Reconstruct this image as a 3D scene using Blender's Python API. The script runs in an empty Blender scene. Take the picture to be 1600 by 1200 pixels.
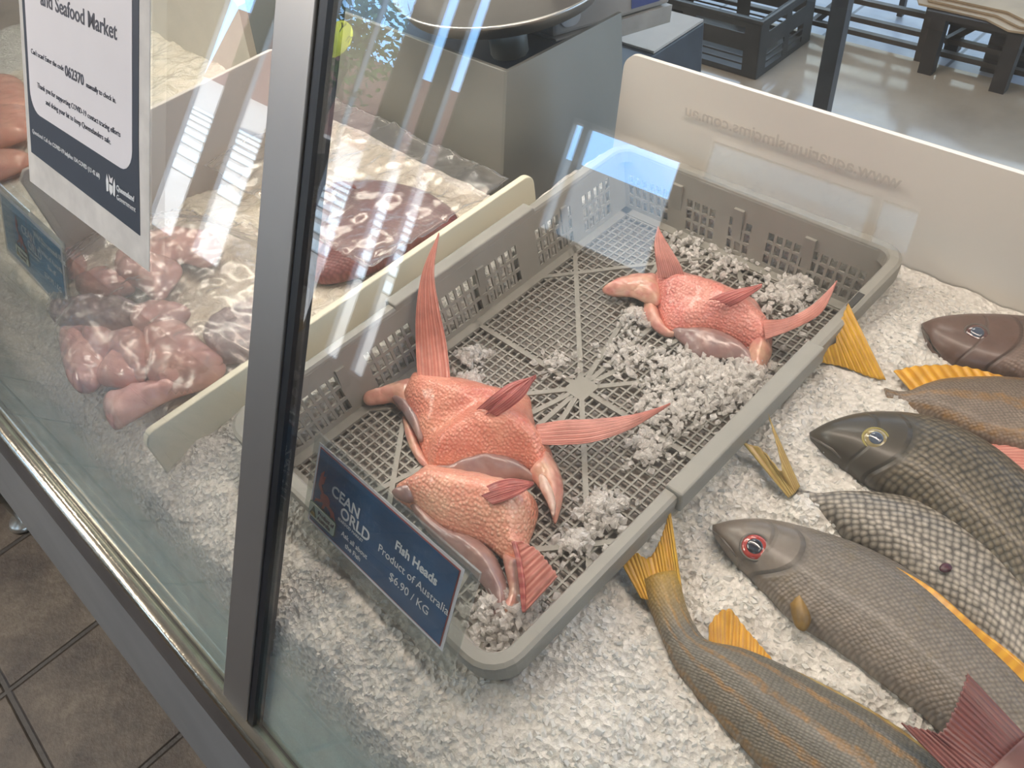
import bpy, bmesh, math, random
import numpy as np
from mathutils import Vector, Matrix, noise, geometry
random.seed(7)
scene = bpy.context.scene
col = scene.collection
# ---------------------------------------------------------------- camera, light, exposure
# all coordinates in the builders are relative to the eye point; LIFT puts the shop floor at z = 0
LIFT = 1.4
RM = np.array([[0.7028569326, 0.7013779219, -0.1185796896], [0.4651439203, -0.5792934962, -0.6693729742], [-0.5381758687, 0.4153168138, -0.7334021261]])
FOC = 1240.73
cam = bpy.data.cameras.new('camera'); camo = bpy.data.objects.new('camera', cam); col.objects.link(camo)
cam.sensor_width = 36; cam.lens = 36 * FOC / 1600; cam.clip_start = 0.01; cam.clip_end = 300
r3 = (RM.T @ np.diag([1, -1, -1])).tolist()
mw = Matrix(r3).to_4x4(); mw.translation = (0, 0, LIFT); camo.matrix_world = mw
scene.camera = camo
vs = scene.view_settings
vs.view_transform = 'Standard'; vs.look = 'None'; vs.gamma = 1; vs.use_curve_mapping = False; vs.exposure = -0.10
try:
    scene.cycles.use_denoising = True; scene.cycles.max_bounces = 10; scene.cycles.transparent_max_bounces = 24
    scene.cycles.caustics_reflective = False; scene.cycles.caustics_refractive = False
    scene.cycles.sample_clamp_indirect = 3
except Exception: pass
w = bpy.data.worlds.new('daylight'); scene.world = w; w.use_nodes = True
wt = w.node_tree; bg = wt.nodes['Background']
tc = wt.nodes.new('ShaderNodeTexCoord'); nz = wt.nodes.new('ShaderNodeTexNoise'); nz.inputs['Scale'].default_value = 3.0; nz.inputs['Detail'].default_value = 5
rp = wt.nodes.new('ShaderNodeValToRGB'); rp.color_ramp.elements[0].position = .42; rp.color_ramp.elements[1].position = .62
rp.color_ramp.elements[0].color = (.30, .56, .95, 1); rp.color_ramp.elements[1].color = (.82, .90, 1.0, 1)
wt.links.new(tc.outputs['Generated'], nz.inputs['Vector']); wt.links.new(nz.outputs['Fac'], rp.inputs['Fac']); wt.links.new(rp.outputs['Color'], bg.inputs['Color'])
bg.inputs['Strength'].default_value = 6.5
def light(name, kind, loc, energy, color=(1, 1, 1), size=None, size_y=None, aim=None, angle=None):
    l = bpy.data.lights.new(name, kind); l.energy = energy; l.color = color
    if kind == 'AREA':
        l.shape = 'RECTANGLE'; l.size = size; l.size_y = size_y or size
    if angle: l.angle = angle
    o = bpy.data.objects.new(name, l); col.objects.link(o); o.location = (loc[0], loc[1], loc[2] + LIFT)
    if aim is not None:
        o.rotation_euler = (Vector(aim) - Vector(loc)).to_track_quat('-Z', 'Y').to_euler()
    return o
light('sun', 'SUN', (0, 0, 5), 22.0, (1, .93, .82), aim=(-2.6, -.35, 1.3), angle=.01)
light('case_lamp', 'AREA', (-.35, .55, .22), 10.5, (1, .82, .70), 1.3, .10, aim=(-.35, .42, -.7))
light('case_lamp', 'AREA', (-1.5, .55, .22), 11.0, (1, .92, .82), 1.0, .10, aim=(-1.4, .35, -.7))  # second strip, added to brighten the left bay
light('added_fill_light', 'AREA', (-2.6, -1.3, 1.42), 138, (1, .89, .78), 1.8, 1.0, aim=(-1.2, .3, -.7))  # unseen fill, added on the customer side to brighten fogged glass and ice
light('added_fill_light', 'AREA', (1.4, .6, 1.42), 36, (1, .86, .74), 1.4, 1.0, aim=(.2, .5, -.7))  # unseen fill added over the whole fish
light('added_fill_light', 'AREA', (-1.6, 1.9, 1.42), 20, (1, .95, .88), 1.2, .5, aim=(-1.6, 1.9, -1))  # unseen fill added over the back floor

# ---------------------------------------------------------------- ray helpers (pixel -> point on a real plane)
def ray(u, v): return RM.T @ np.array([(u - 800) / FOC, (v - 600) / FOC, 1.0])
def P(u, v, z):
    d = ray(u, v); return Vector(d * (z / d[2]))
def PY(u, v, y):
    d = ray(u, v); return Vector(d * (y / d[1]))
TA = math.radians(27.5); GB = Vector((0, -.045, -.78)); GU = Vector((0, math.sin(TA), math.cos(TA))); SH = .034; GT = Vector((1, SH, 0)); GN = GT.cross(GU).normalized()   # the front runs very slightly askew to the crate
def G(a, b, o=0.0):   # a along the counter, b up the sloping glass, o outwards
    return Vector((a, SH * (a + .48), 0)) + GB + GU * b + GN * o

# ---------------------------------------------------------------- materials
class NB:
    def __init__(s, name):
        s.m = bpy.data.materials.new(name); s.m.use_nodes = True; s.t = s.m.node_tree
        s.b = s.t.nodes['Principled BSDF']; s.out = s.t.nodes['Material Output']
    def n(s, typ, props=None, **kw):
        nd = s.t.nodes.new('ShaderNode' + typ)
        for k, v in (props or {}).items(): setattr(nd, k, v)
        for k, v in kw.items():
            key = int(k[1:]) if k[0] == 'i' and k[1:].isdigit() else k.replace('_', ' ')
            s.set(nd.inputs[key], v)
        return nd
    def set(s, inp, v):
        if isinstance(v, bpy.types.NodeSocket): s.t.links.new(v, inp)
        elif isinstance(v, bpy.types.Node): s.t.links.new(v.outputs[0], inp)
        else:
            if inp.type == 'RGBA' and len(v) == 3: v = (*v, 1)
            inp.default_value = v
    def ma(s, op, a, b=0.0, c=0.0, clamp=False):
        nd = s.t.nodes.new('ShaderNodeMath'); nd.operation = op; nd.use_clamp = clamp
        for i, v in enumerate((a, b, c)): s.set(nd.inputs[i], v)
        return nd.outputs[0]
    def mix(s, f, a, b, mode='MIX'):
        nd = s.t.nodes.new('ShaderNodeMix'); nd.data_type = 'RGBA'; nd.blend_type = mode
        s.set(nd.inputs[0], f); s.set(nd.inputs[6], a); s.set(nd.inputs[7], b); return nd.outputs[2]
    def ramp(s, f, stops):
        nd = s.t.nodes.new('ShaderNodeValToRGB'); s.set(nd.inputs[0], f); e = nd.color_ramp.elements
        while len(e) < len(stops): e.new(.5)
        for el, (p, c) in zip(e, stops):
            el.position = p; el.color = (c, c, c, 1) if isinstance(c, (int, float)) else (*c, 1)
        return nd.outputs[0]
    def obj(s): return s.n('TexCoord').outputs['Object']
    def noise(s, scale, detail=3, vec=None, rough=.5, dist=0):
        nd = s.n('TexNoise', Scale=scale, Detail=detail, Roughness=rough, Distortion=dist)
        if vec is None: vec = s.geo()
        s.set(nd.inputs['Vector'], vec); return nd.outputs['Fac']
    def geo(s): return s.n('NewGeometry').outputs['Position']
    def bump(s, h, dist=.001, strength=.5):
        nd = s.n('Bump', Height=h, Distance=dist, Strength=strength); s.set(s.b.inputs['Normal'], nd); return nd
    def p(s, **kw):
        for k, v in kw.items(): s.set(s.b.inputs[k.replace('_', ' ')], v)
        return s.m
MT = {}
def simple(name, c, rough=.5, metal=0, var=.12, vs_=30, bump=0, bs=200, **kw):
    if name in MT: return MT[name]
    b = NB(name); f = b.noise(vs_, 4)
    c2 = tuple(max(0, x * (1 - var * 2)) for x in c)
    cc = b.mix(b.ramp(f, [(.3, 0.0), (.7, 1.0)]), c2, c)
    b.p(Base_Color=cc, Roughness=rough, Metallic=metal, **kw)
    if bump: b.bump(b.noise(bs, 3), bump, .6)
    MT[name] = b.m; return b.m
steel = simple('brushed_steel', (.52, .50, .47), .32, 1, .08, 6)
steel_dark = simple('dark_steel', (.25, .24, .235), .38, .85, .12, 10)
steel_dull = simple('dull_steel', (.30, .305, .30), .5, .45, .08, 8)
lip_steel = simple('polished_lip', (.72, .66, .54), .22, 1, .08, 40, .0006, 160)
black_gasket = simple('black_gasket', (.012, .014, .018), .35, 0, .1)
cream_plastic = simple('cream_plastic', (.80, .76, .60), .45, 0, .03, 8)
white_plastic = simple('white_plastic', (.80, .76, .70), .3, 0, .03, 4)
beige_plastic = simple('beige_panel', (.74, .69, .60), .5, 0, .06, 12)
grey_part = simple('grey_partition', (.62, .57, .52), .45, 0, .04, 10)
crate_plastic = simple('grey_crate_plastic', (.31, .30, .268), .45, 0, .08, 14)
black_plastic = simple('black_crate_plastic', (.045, .043, .042), .5, 0, .2, 15)
navy_dark = simple('dark_housing', (.03, .045, .07), .4, 0, .2)
navy_sign = simple('navy_sign_print', (.022, .105, .235), .4, 0, .2, 25)
navy_sign2 = simple('pale_blue_sign_print', (.11, .29, .48), .4, 0, .15, 25)  # lighter blue, used on the left ticket
poster_navy = simple('poster_navy_print', (.035, .045, .065), .45, 0, .08, 12)
poster_white = simple('poster_paper', (.74, .73, .76), .5, 0, .03, 10)
ink = simple('dark_ink', (.06, .065, .09), .6, 0, .1)
pale_text = simple('pale_text_beige', (.62, .585, .54), .5, 0, .03)  # pale beige for the mirrored lettering on the white panel
sign_white = simple('sign_white_print', (.75, .78, .80), .5, 0, .03)
sign_red = simple('sign_red_print', (.42, .10, .09), .5, 0, .2, 120)
sign_green = simple('sign_green_print', (.03, .09, .05), .5)
sign_gold = simple('sign_gold_print', (.45, .32, .06), .5)
label_cream = simple('sticker_pale_green', (.62, .68, .56), .5, 0, .03)
cardboard = simple('brown_cardboard', (.46, .34, .22), .7, 0, .12, 10)
rack_metal = simple('rack_brown_metal', (.085, .070, .060), .45, .2, .2, 20)
wood_dark = simple('dark_wood', (.05, .042, .038), .6, 0, .2, 10)
asphalt = simple('asphalt', (.30, .27, .255), .9, 0, .1, 3)
stripe_paint = simple('road_paint', (.85, .84, .8), .7, 0, .05)
brick_m = simple('red_brick', (.28, .12, .09), .8, 0, .2, 8)
wall_white = simple('painted_wall', (.35, .33, .31), .8, 0, .05, 2)
wall_teal = simple('teal_board', (.40, .62, .62), .8, 0, .1, 3)
dark_wall = simple('dark_shop_wall', (.10, .095, .09), .7, 0, .1, 2)
leaf_m = simple('leaf_green', (.10, .19, .04), .5, 0, .5, 12)
yellow_m = simple('yellow_sign_paint', (.75, .7, .02), .5)
red_m = simple('red_paint', (.6, .08, .05), .5)
foot_m = simple('adjustable_foot_metal', (.6, .57, .5), .3, .9)

def glass_like(name, tint=(.93, .97, .955), f0=.04, gain=1.0, rough=0.0, haze=0.0):
    b = NB(name); b.t.nodes.remove(b.b)
    g = b.n('NewGeometry')
    dot = b.n('VectorMath', {'operation': 'DOT_PRODUCT'}, i0=g.outputs['Incoming'], i1=g.outputs['Normal']).outputs['Value']
    c = b.ma('ABSOLUTE', dot); s5 = b.ma('POWER', b.ma('SUBTRACT', 1.0, c), 5.0)
    fr = b.ma('MULTIPLY', b.ma('MULTIPLY_ADD', s5, 1 - f0, f0), gain, clamp=True)
    tr = b.n('BsdfTransparent', Color=tint); gl = b.n('BsdfGlossy', Roughness=rough, Color=(1, 1, 1))
    mx = b.n('MixShader', i0=fr, i1=tr, i2=gl)
    if haze:
        df = b.n('BsdfDiffuse', Color=(.8, .8, .78))  # pale blotchy veil; on the counter glass it paints in milky reflection haze
        mx = b.n('MixShader', i0=b.ma('MULTIPLY', b.ramp(b.noise(9, 5, rough=.7), [(.35, .2), (.8, 1.0)]), haze), i1=mx, i2=df)
    b.t.links.new(mx.outputs[0], b.out.inputs['Surface']); return b.m
glass_m = glass_like('counter_glass', (.972, .985, .975), .045, 2.4, 0, .022)
window_glass = glass_like('window_glass', (.95, .98, .98), .04, 1.0)
dimmed_glass = glass_like('dimmed_window_glass', (.30, .33, .33), .04, 1.0, .2, .3)  # dark milky panes, added to dim two windows in the reflection
acrylic = glass_like('clear_acrylic', (.86, .88, .86), .05, 1.6, .06, .18)

def film_mat():
    b = NB('condensation'); b.t.nodes.remove(b.b)
    pos = b.n('TexCoord').outputs['UV']; sep = b.n('SeparateXYZ', Vector=pos)
    n1 = b.noise(22, 4); n2 = b.noise(900, 2)
    hgt = b.ma('ADD', sep.outputs['Y'], b.ma('MULTIPLY', b.ma('SUBTRACT', n1, .5), .55))
    f = b.ma('MULTIPLY', b.ramp(hgt, [(.30, 1.0), (.60, .55), (1.0, 0.0)]), b.ramp(n2, [(.3, .72), (.6, .95)]))
    df = b.n('BsdfDiffuse', Color=(.80, .96, .91)); tl = b.n('BsdfTranslucent', Color=(.84, .98, .94))
    d = b.n('MixShader', i0=.5, i1=df, i2=tl)
    mx = b.n('MixShader', i0=b.ma('MULTIPLY', f, .96), i1=b.n('BsdfTransparent'), i2=d)
    b.t.links.new(mx.outputs[0], b.out.inputs['Surface']); return b.m
film_m = film_mat()

def ice_mats():
    b = NB('packed_ice'); f = b.noise(140, 5, rough=.7); v = b.n('TexVoronoi', {'feature': 'F1'}, Scale=170.0, Vector=b.geo())
    c = b.mix(b.ramp(f, [(.3, 0.0), (.7, 1.0)]), (.62, .60, .55), (.95, .92, .87))
    b.p(Base_Color=c, Roughness=.22, IOR=1.31, Subsurface_Weight=.0, Specular_IOR_Level=.6)
    b.bump(b.ma('ADD', b.ma('MULTIPLY', v.outputs['Distance'], 1.2), f), .004, .9)
    bed = b.m
    b = NB('ice_chip'); f = b.noise(300, 3)
    b.p(Base_Color=(.96, .955, .93), Roughness=.16, IOR=1.31, Specular_IOR_Level=.6)
    b.bump(f, .001, .5)
    tl = b.n('BsdfTranslucent', Color=(.96, .96, .94)); tp_ = b.n('BsdfTransparent')
    m1 = b.n('MixShader', i0=.42, i1=b.b.outputs[0], i2=tl); m2 = b.n('MixShader', i0=.18, i1=m1.outputs[0], i2=tp_)
    b.t.links.new(m2.outputs[0], b.out.inputs['Surface'])
    return bed, b.m
ice_bed, ice_chip = ice_mats()
def wet_ice():
    b = NB('melting_ice_chip'); b.p(Base_Color=(.98, .96, .94), Roughness=.08, IOR=1.31, Specular_IOR_Level=1.0)
    m1 = b.n('MixShader', i0=.5, i1=b.b.outputs[0], i2=b.n('BsdfTranslucent', Color=(.97, .96, .94)))
    m2 = b.n('MixShader', i0=b.ramp(b.noise(150, 2), [(.35, .15), (.65, .6)]), i1=m1.outputs[0], i2=b.n('BsdfTransparent'))
    b.t.links.new(m2.outputs[0], b.out.inputs['Surface']); return b.m
wet_chip = wet_ice()

def fish_mat(name, back, flank, belly, spec, head=.26, scale=.0065, stripe=None, stripe_n=9, blotch=None, scale_str=1.0, headcol=None, tailcol=None, tail0=.8):
    """UV 'fn': x along the body from the snout 0..1, y across -1 (back) .. 1 (belly). UV 'fm': the same in metres"""
    b = NB(name)
    fn = b.n('UVMap', {'uv_map': 'fn'}); fm = b.n('UVMap', {'uv_map': 'fm'})
    s = b.n('SeparateXYZ', Vector=fn); m = b.n('SeparateXYZ', Vector=fm)
    U, V = s.outputs['X'], s.outputs['Y']
    wob = b.noise(60, 3)
    v2 = b.ma('ADD', V, b.ma('MULTIPLY', b.ma('SUBTRACT', wob, .5), .5))
    base = b.mix(b.ramp(b.ma('MULTIPLY_ADD', v2, .5, .5), [(.15, 0.0), (.75, 1.0)]), back, flank)
    base = b.mix(b.ramp(b.ma('MULTIPLY_ADD', v2, .5, .5), [(.72, 0.0), (.95, 1.0)]), base, belly)
    # scale lattice
    sx = b.ma('DIVIDE', m.outputs['X'], scale); sy = b.ma('DIVIDE', m.outputs['Y'], scale * .8)
    cx = b.n('CombineXYZ', X=b.ma('ADD', sx, b.ma('MULTIPLY', sy, .5)), Y=b.ma('SUBTRACT', sy, b.ma('MULTIPLY', sx, .35)), Z=0.0)
    vo = b.n('TexVoronoi', {'feature': 'F1', 'voronoi_dimensions': '2D'}, Scale=1.0, Randomness=.32, Vector=cx.outputs[0])
    dist = vo.outputs['Distance']
    hm = b.ramp(b.ma('ADD', U, b.ma('MULTIPLY', b.ma('MULTIPLY', V, V), .05)), [(head - .02, 0.0), (head + .03, 1.0)])
    lum = b.ramp(dist, [(.05, 1.0), (.36, .50), (.56, .04)])
    sc = b.mix(b.ma('MULTIPLY', hm, .85 * scale_str), base, b.mix(lum, tuple(x * .16 for x in flank), tuple(min(1, x * 2.1) for x in flank)))
    base = b.mix(.55, base, sc) if scale_str < 1 else sc
    if stripe:
        sv = b.ma('SINE', b.ma('ADD', b.ma('MULTIPLY', V, stripe_n * 1.6), b.ma('MULTIPLY', wob, 3.0)))
        sm = b.ma('MULTIPLY', b.ramp(sv, [(.45, 0.0), (.85, 1.0)]), b.ramp(U, [(head, .25), (head + .1, 1.0)]))
        sm = b.ma('MULTIPLY', sm, b.ramp(b.noise(160, 2), [(.35, .25), (.6, 1.0)]))
        base = b.mix(b.ma('MULTIPLY', sm, .7), base, stripe)
    if headcol:
        base = b.mix(b.ma('MULTIPLY', b.ma('SUBTRACT', 1.0, hm), .8), base, headcol)
    # gill cover grooves
    def arc(u0, k, wd):
        d = b.ma('ABSOLUTE', b.ma('SUBTRACT', U, b.ma('SUBTRACT', u0, b.ma('MULTIPLY', b.ma('MULTIPLY', b.ma('SUBTRACT', V, .1), b.ma('SUBTRACT', V, .1)), k))))
        return b.ramp(d, [(0.0, 1.0), (wd, 0.0)])
    gm = b.ma('MAXIMUM', arc(head, .09, .012), b.ma('MULTIPLY', arc(head * .68, .06, .008), .6))
    gm = b.ma('MULTIPLY', gm, b.ramp(b.ma('MULTIPLY_ADD', V, .5, .5), [(.18, 0.0), (.3, 1.0)]))
    base = b.mix(b.ma('MULTIPLY', gm, .6), base, tuple(x * .2 for x in flank))
    mott = b.ramp(b.noise(90, 5, rough=.75), [(.35, 0.0), (.65, 1.0)])
    base = b.mix(b.ma('MULTIPLY', mott, .45), base, tuple(x * .45 for x in flank))
    if tailcol: base = b.mix(b.ramp(U, [(tail0, 0.0), (1.0, .9)]), base, tailcol)
    if blotch:
        bl = b.ramp(b.noise(55, 5, rough=.7), [(.55, 0.0), (.72, 1.0)])
        base = b.mix(b.ma('MULTIPLY', bl, .6), base, blotch)
    b.p(Base_Color=base, Roughness=.36, Specular_IOR_Level=spec * .8, Coat_Weight=.16, Coat_Roughness=.15)
    b.bump(b.ma('SUBTRACT', b.ma('MULTIPLY', b.ma('SUBTRACT', 1.0, dist), hm), b.ma('MULTIPLY', gm, 2.0)), .0014, .7)
    return b.m

def fin_mat(name, c1, c2, rays=16, spec=.4, alpha=1.0, edge=None):
    b = NB(name); s = b.n('SeparateXYZ', Vector=b.n('UVMap', {'uv_map': 'fn'}))
    S, T = s.outputs['X'], s.outputs['Y']
    wv = b.ma('ADD', b.ma('MULTIPLY', S, rays * 6.283), b.ma('MULTIPLY', b.noise(40, 2), 2.5))
    ln = b.ma('MULTIPLY_ADD', b.ma('SINE', wv), .5, .5)
    c = b.mix(b.ramp(ln, [(.15, 0.0), (.85, 1.0)]), c1, c2)
    c = b.mix(b.ramp(b.noise(70, 3), [(.35, 0.0), (.75, .5)]), c, tuple(x * .5 for x in c1))
    if edge: c = b.mix(b.ramp(T, [(0.0, 1.0), (.4, 0.0)]), c, edge)
    b.p(Base_Color=c, Roughness=.35, Specular_IOR_Level=spec, Coat_Weight=.25, Coat_Roughness=.2, Alpha=alpha)
    b.bump(ln, .0005, .5); return b.m

def skin_mat(name, c_hi, c_mid, c_lo, scale=.0045, rough=.3, sstr=.5):
    b = NB(name); g = b.geo()
    n = b.noise(26, 4, rough=.6)
    c = b.mix(b.ramp(n, [(.3, 0.0), (.5, .5), (.72, 1.0)]), c_lo, c_hi); c = b.mix(b.ramp(b.noise(60, 4), [(.35, 0.0), (.7, .7)]), c, c_mid)
    vo = b.n('TexVoronoi', {'feature': 'F1'}, Scale=1 / scale, Randomness=.6, Vector=g)
    c = b.mix(b.ma('MULTIPLY', b.ramp(vo.outputs['Distance'], [(.1, 1.0), (.45, 0.0)]), sstr), c, tuple(min(1, x * 1.25 + .10) for x in c_hi))
    b.p(Base_Color=c, Roughness=rough, Specular_IOR_Level=.5, Coat_Weight=.5, Coat_Roughness=.12, Subsurface_Weight=.0)
    b.bump(b.ma('ADD', b.ma('SUBTRACT', 1.0, vo.outputs['Distance']), b.ma('MULTIPLY', n, 2.0)), .0018, .8); return b.m

# ---------------------------------------------------------------- object helpers
def finish(o, label=None, cat=None, group=None, kind=None):
    if label: o['label'] = label
    if cat: o['category'] = cat
    if group: o['group'] = group
    if kind: o['kind'] = kind
    return o
def thing(name, label, cat, loc=(0, 0, 0), group=None):
    o = bpy.data.objects.new(name, None); col.objects.link(o); o.empty_display_size = .02; o.location = loc
    return finish(o, label, cat, group)
def wloc(o):
    v = Vector((0, 0, 0))
    while o: v += Vector(o.location); o = o.parent
    return v
def mesh(name, verts, faces, m, parent=None, smooth=False, uvs=None, **tg):
    verts = [Vector(v) for v in verts]
    if parent is not None: org = wloc(parent)
    else:
        xs = [v.x for v in verts]; ys = [v.y for v in verts]; org = Vector(((min(xs) + max(xs)) / 2, (min(ys) + max(ys)) / 2, min(v.z for v in verts)))
    me = bpy.data.meshes.new(name); me.from_pydata([v - org for v in verts], [], faces)
    if uvs:
        for un, lst in uvs.items():
            l = me.uv_layers.new(name=un)
            arr = np.array([lst[lp.vertex_index] for lp in me.loops], dtype=np.float32).ravel(); l.data.foreach_set('uv', arr)
    if smooth: me.polygons.foreach_set('use_smooth', [True] * len(me.polygons))
    me.materials.append(m); me.update()
    o = bpy.data.objects.new(name, me); col.objects.link(o)
    if parent is not None: o.parent = parent
    else: o.location = org
    return finish(o, **tg)
def fixn(o):
    bm = bmesh.new(); bm.from_mesh(o.data); bmesh.ops.recalc_face_normals(bm, faces=bm.faces); bm.to_mesh(o.data); bm.free(); return o
def bev(o, wd, seg=2):
    md = o.modifiers.new('bevel', 'BEVEL'); md.width = wd; md.segments = seg; md.limit_method = 'ANGLE'; md.angle_limit = .6; return o
def solid(o, t, off=0):
    md = o.modifiers.new('solid', 'SOLIDIFY'); md.thickness = t; md.offset = off; return o
BOXF = [(0, 3, 2, 1), (4, 5, 6, 7), (0, 1, 5, 4), (1, 2, 6, 5), (2, 3, 7, 6), (3, 0, 4, 7)]
def hexa(name, c, m, parent=None, bevel=0, **tg):
    o = fixn(mesh(name, c, BOXF, m, parent, **tg))
    if bevel: bev(o, bevel)
    return o
def box(name, x0, x1, y0, y1, z0, z1, m, parent=None, bevel=0, **tg):
    return hexa(name, [(x0, y0, z0), (x1, y0, z0), (x1, y1, z0), (x0, y1, z0), (x0, y0, z1), (x1, y0, z1), (x1, y1, z1), (x0, y1, z1)], m, parent, bevel, **tg)
def bxl(L, x0, x1, y0, y1, z0, z1):
    L.append([(x0, y0, z0), (x1, y0, z0), (x1, y1, z0), (x0, y1, z0), (x0, y0, z1), (x1, y0, z1), (x1, y1, z1), (x0, y1, z1)])
def multi(name, L, m, parent=None, bevel=0, **tg):
    V = []; F = []
    for c in L:
        k = len(V); V += list(c); F += [tuple(i + k for i in f) for f in BOXF]
    o = fixn(mesh(name, V, F, m, parent, **tg))
    if bevel: bev(o, bevel)
    return o
def bar(a, b, wd, ht, up=(0, 0, 1)):
    a = Vector(a); b = Vector(b); d = (b - a).normalized(); s = d.cross(Vector(up)).normalized() * wd / 2; u = s.cross(d).normalized() * ht / 2
    return [a - s - u, a + s - u, b + s - u, b - s - u, a - s + u, a + s + u, b + s + u, b - s + u]
def tube(name, pts, rad, m, parent=None, n=10, **tg):
    V = []; F = []; pts = [Vector(p) for p in pts]
    for i, p in enumerate(pts):
        d = (pts[min(i + 1, len(pts) - 1)] - pts[max(i - 1, 0)]).normalized(); a = d.orthogonal().normalized(); b = d.cross(a)
        r = rad[i] if isinstance(rad, (list, tuple)) else rad
        V += [p + (a * math.cos(t) + b * math.sin(t)) * r for t in [2 * math.pi * k / n for k in range(n)]]
    for i in range(len(pts) - 1):
        F += [(i * n + k, i * n + (k + 1) % n, (i + 1) * n + (k + 1) % n, (i + 1) * n + k) for k in range(n)]
    F += [tuple(range(n))[::-1], tuple((len(pts) - 1) * n + k for k in range(n))]
    return fixn(mesh(name, V, F, m, parent, True, **tg))
def lathe(name, prof, c, m, parent=None, n=32, **tg):
    V = []; F = []; c = Vector(c)
    for r, z in prof: V += [c + Vector((r * math.cos(2 * math.pi * k / n), r * math.sin(2 * math.pi * k / n), z)) for k in range(n)]
    for i in range(len(prof) - 1): F += [(i * n + k, i * n + (k + 1) % n, (i + 1) * n + (k + 1) % n, (i + 1) * n + k) for k in range(n)]
    return fixn(mesh(name, V, F, m, parent, True, **tg))
def text(s, org, ux, uy, size, m, parent, name='lettering', align='LEFT', mirror=False, sx=1.0, weight=0):
    c = bpy.data.curves.new('t', 'FONT'); c.body = s; c.size = size; c.align_x = align; c.extrude = .00015; c.resolution_u = 3; c.offset = weight
    o = bpy.data.objects.new('t', c); col.objects.link(o); dg = bpy.context.evaluated_depsgraph_get(); dg.update()
    me = bpy.data.meshes.new_from_object(o.evaluated_get(dg)); bpy.data.objects.remove(o)
    ux = Vector(ux).normalized(); uy = Vector(uy).normalized(); uz = ux.cross(uy); org = Vector(org) - wloc(parent)
    for v in me.vertices:
        x, y, z = v.co; v.co = org + ux * (-x if mirror else x) * sx + uy * y + uz * z
    me.materials.clear(); me.materials.append(m); o = bpy.data.objects.new(name, me); col.objects.link(o); o.parent = parent; return o
def poly_on(pts, org, ux, uy, off, th, name, m, parent, **tg):
    """flat plate of thickness th whose outline pts are given in plane coordinates"""
    ux = Vector(ux); uy = Vector(uy); uz = ux.cross(uy).normalized(); org = Vector(org); n = len(pts)
    V = [org + ux * a + uy * b + uz * off for a, b in pts] + [org + ux * a + uy * b + uz * (off + th) for a, b in pts]
    F = [tuple(range(n))[::-1], tuple(range(n, 2 * n))] + [(i, (i + 1) % n, n + (i + 1) % n, n + i) for i in range(n)]
    return mesh(name, V, F, m, parent, **tg)
def rrect(x0, y0, x1, y1, r, n=6):
    out = []
    for cx, cy, a0 in ((x1 - r, y1 - r, 0), (x0 + r, y1 - r, 90), (x0 + r, y0 + r, 180), (x1 - r, y0 + r, 270)):
        out += [(cx + r * math.cos(math.radians(a0 + 90 * k / n)), cy + r * math.sin(math.radians(a0 + 90 * k / n))) for k in range(n + 1)]
    return out
def crom(pts, n, closed=False):
    """resample a polyline smoothly to n points"""
    p = [np.array(q, float) for q in pts]; out = []
    m = len(p); segs = m if closed else m - 1
    for i in range(segs):
        a = p[(i - 1) % m] if closed or i > 0 else p[0]; b = p[i]; c = p[(i + 1) % m]; d = p[(i + 2) % m] if closed or i + 2 < m else p[-1]
        for k in range(16):
            t = k / 16
            out.append(.5 * ((2 * b) + (c - a) * t + (2 * a - 5 * b + 4 * c - d) * t * t + (3 * b - a - 3 * c + d) * t ** 3))
    if not closed: out.append(p[-1])
    else: out.append(p[0])
    out = np.array(out); L = np.concatenate([[0], np.cumsum(np.linalg.norm(np.diff(out, axis=0), axis=1))])
    tt = np.linspace(0, L[-1], n + 1 if closed else n)
    res = np.stack([np.interp(tt, L, out[:, k]) for k in range(out.shape[1])], 1)
    return res[:-1] if closed else res

def fish_body(name, dors, vent, z, th, m, parent, n=90, k=36, zt=None):
    """closed fish trunk between its back line and its belly line (snout first)"""
    D = crom([tuple(P(*q, z)) for q in dors], n); B = crom([tuple(P(*q, z)) for q in vent], n)
    V = []; fn = []; fm = []; s = 0; prev = None
    for i in range(n):
        c = (D[i] + B[i]) / 2; h = (D[i] - B[i]) / 2; hl = np.linalg.norm(h)
        if prev is not None: s += np.linalg.norm(c - prev)
        prev = c
        for j in range(k + 1):
            a = 2 * math.pi * j / k
            ca, sa = math.cos(a), math.sin(a)
            t = th * (1 - math.exp(-hl / .02)) * 1.0
            p = c + h * math.copysign(abs(ca) ** .9, ca) + np.array([0, 0, 1]) * t * math.copysign(abs(sa) ** .85, sa)
            wv = noise.noise(Vector(p) * 30) * .0012
            V.append(p + np.array([0, 0, wv])); fn.append((i / (n - 1), -ca)); fm.append((s, -ca * hl))
    F = []
    for i in range(n - 1):
        for j in range(k):
            a = i * (k + 1) + j; F.append((a, a + 1, a + k + 2, a + k + 1))
    F.append(tuple(range(k))); F.append(tuple((n - 1) * (k + 1) + j for j in range(k))[::-1])
    return fixn(mesh(name, V, F, m, parent, True, {'fn': fn, 'fm': fm}))

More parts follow.
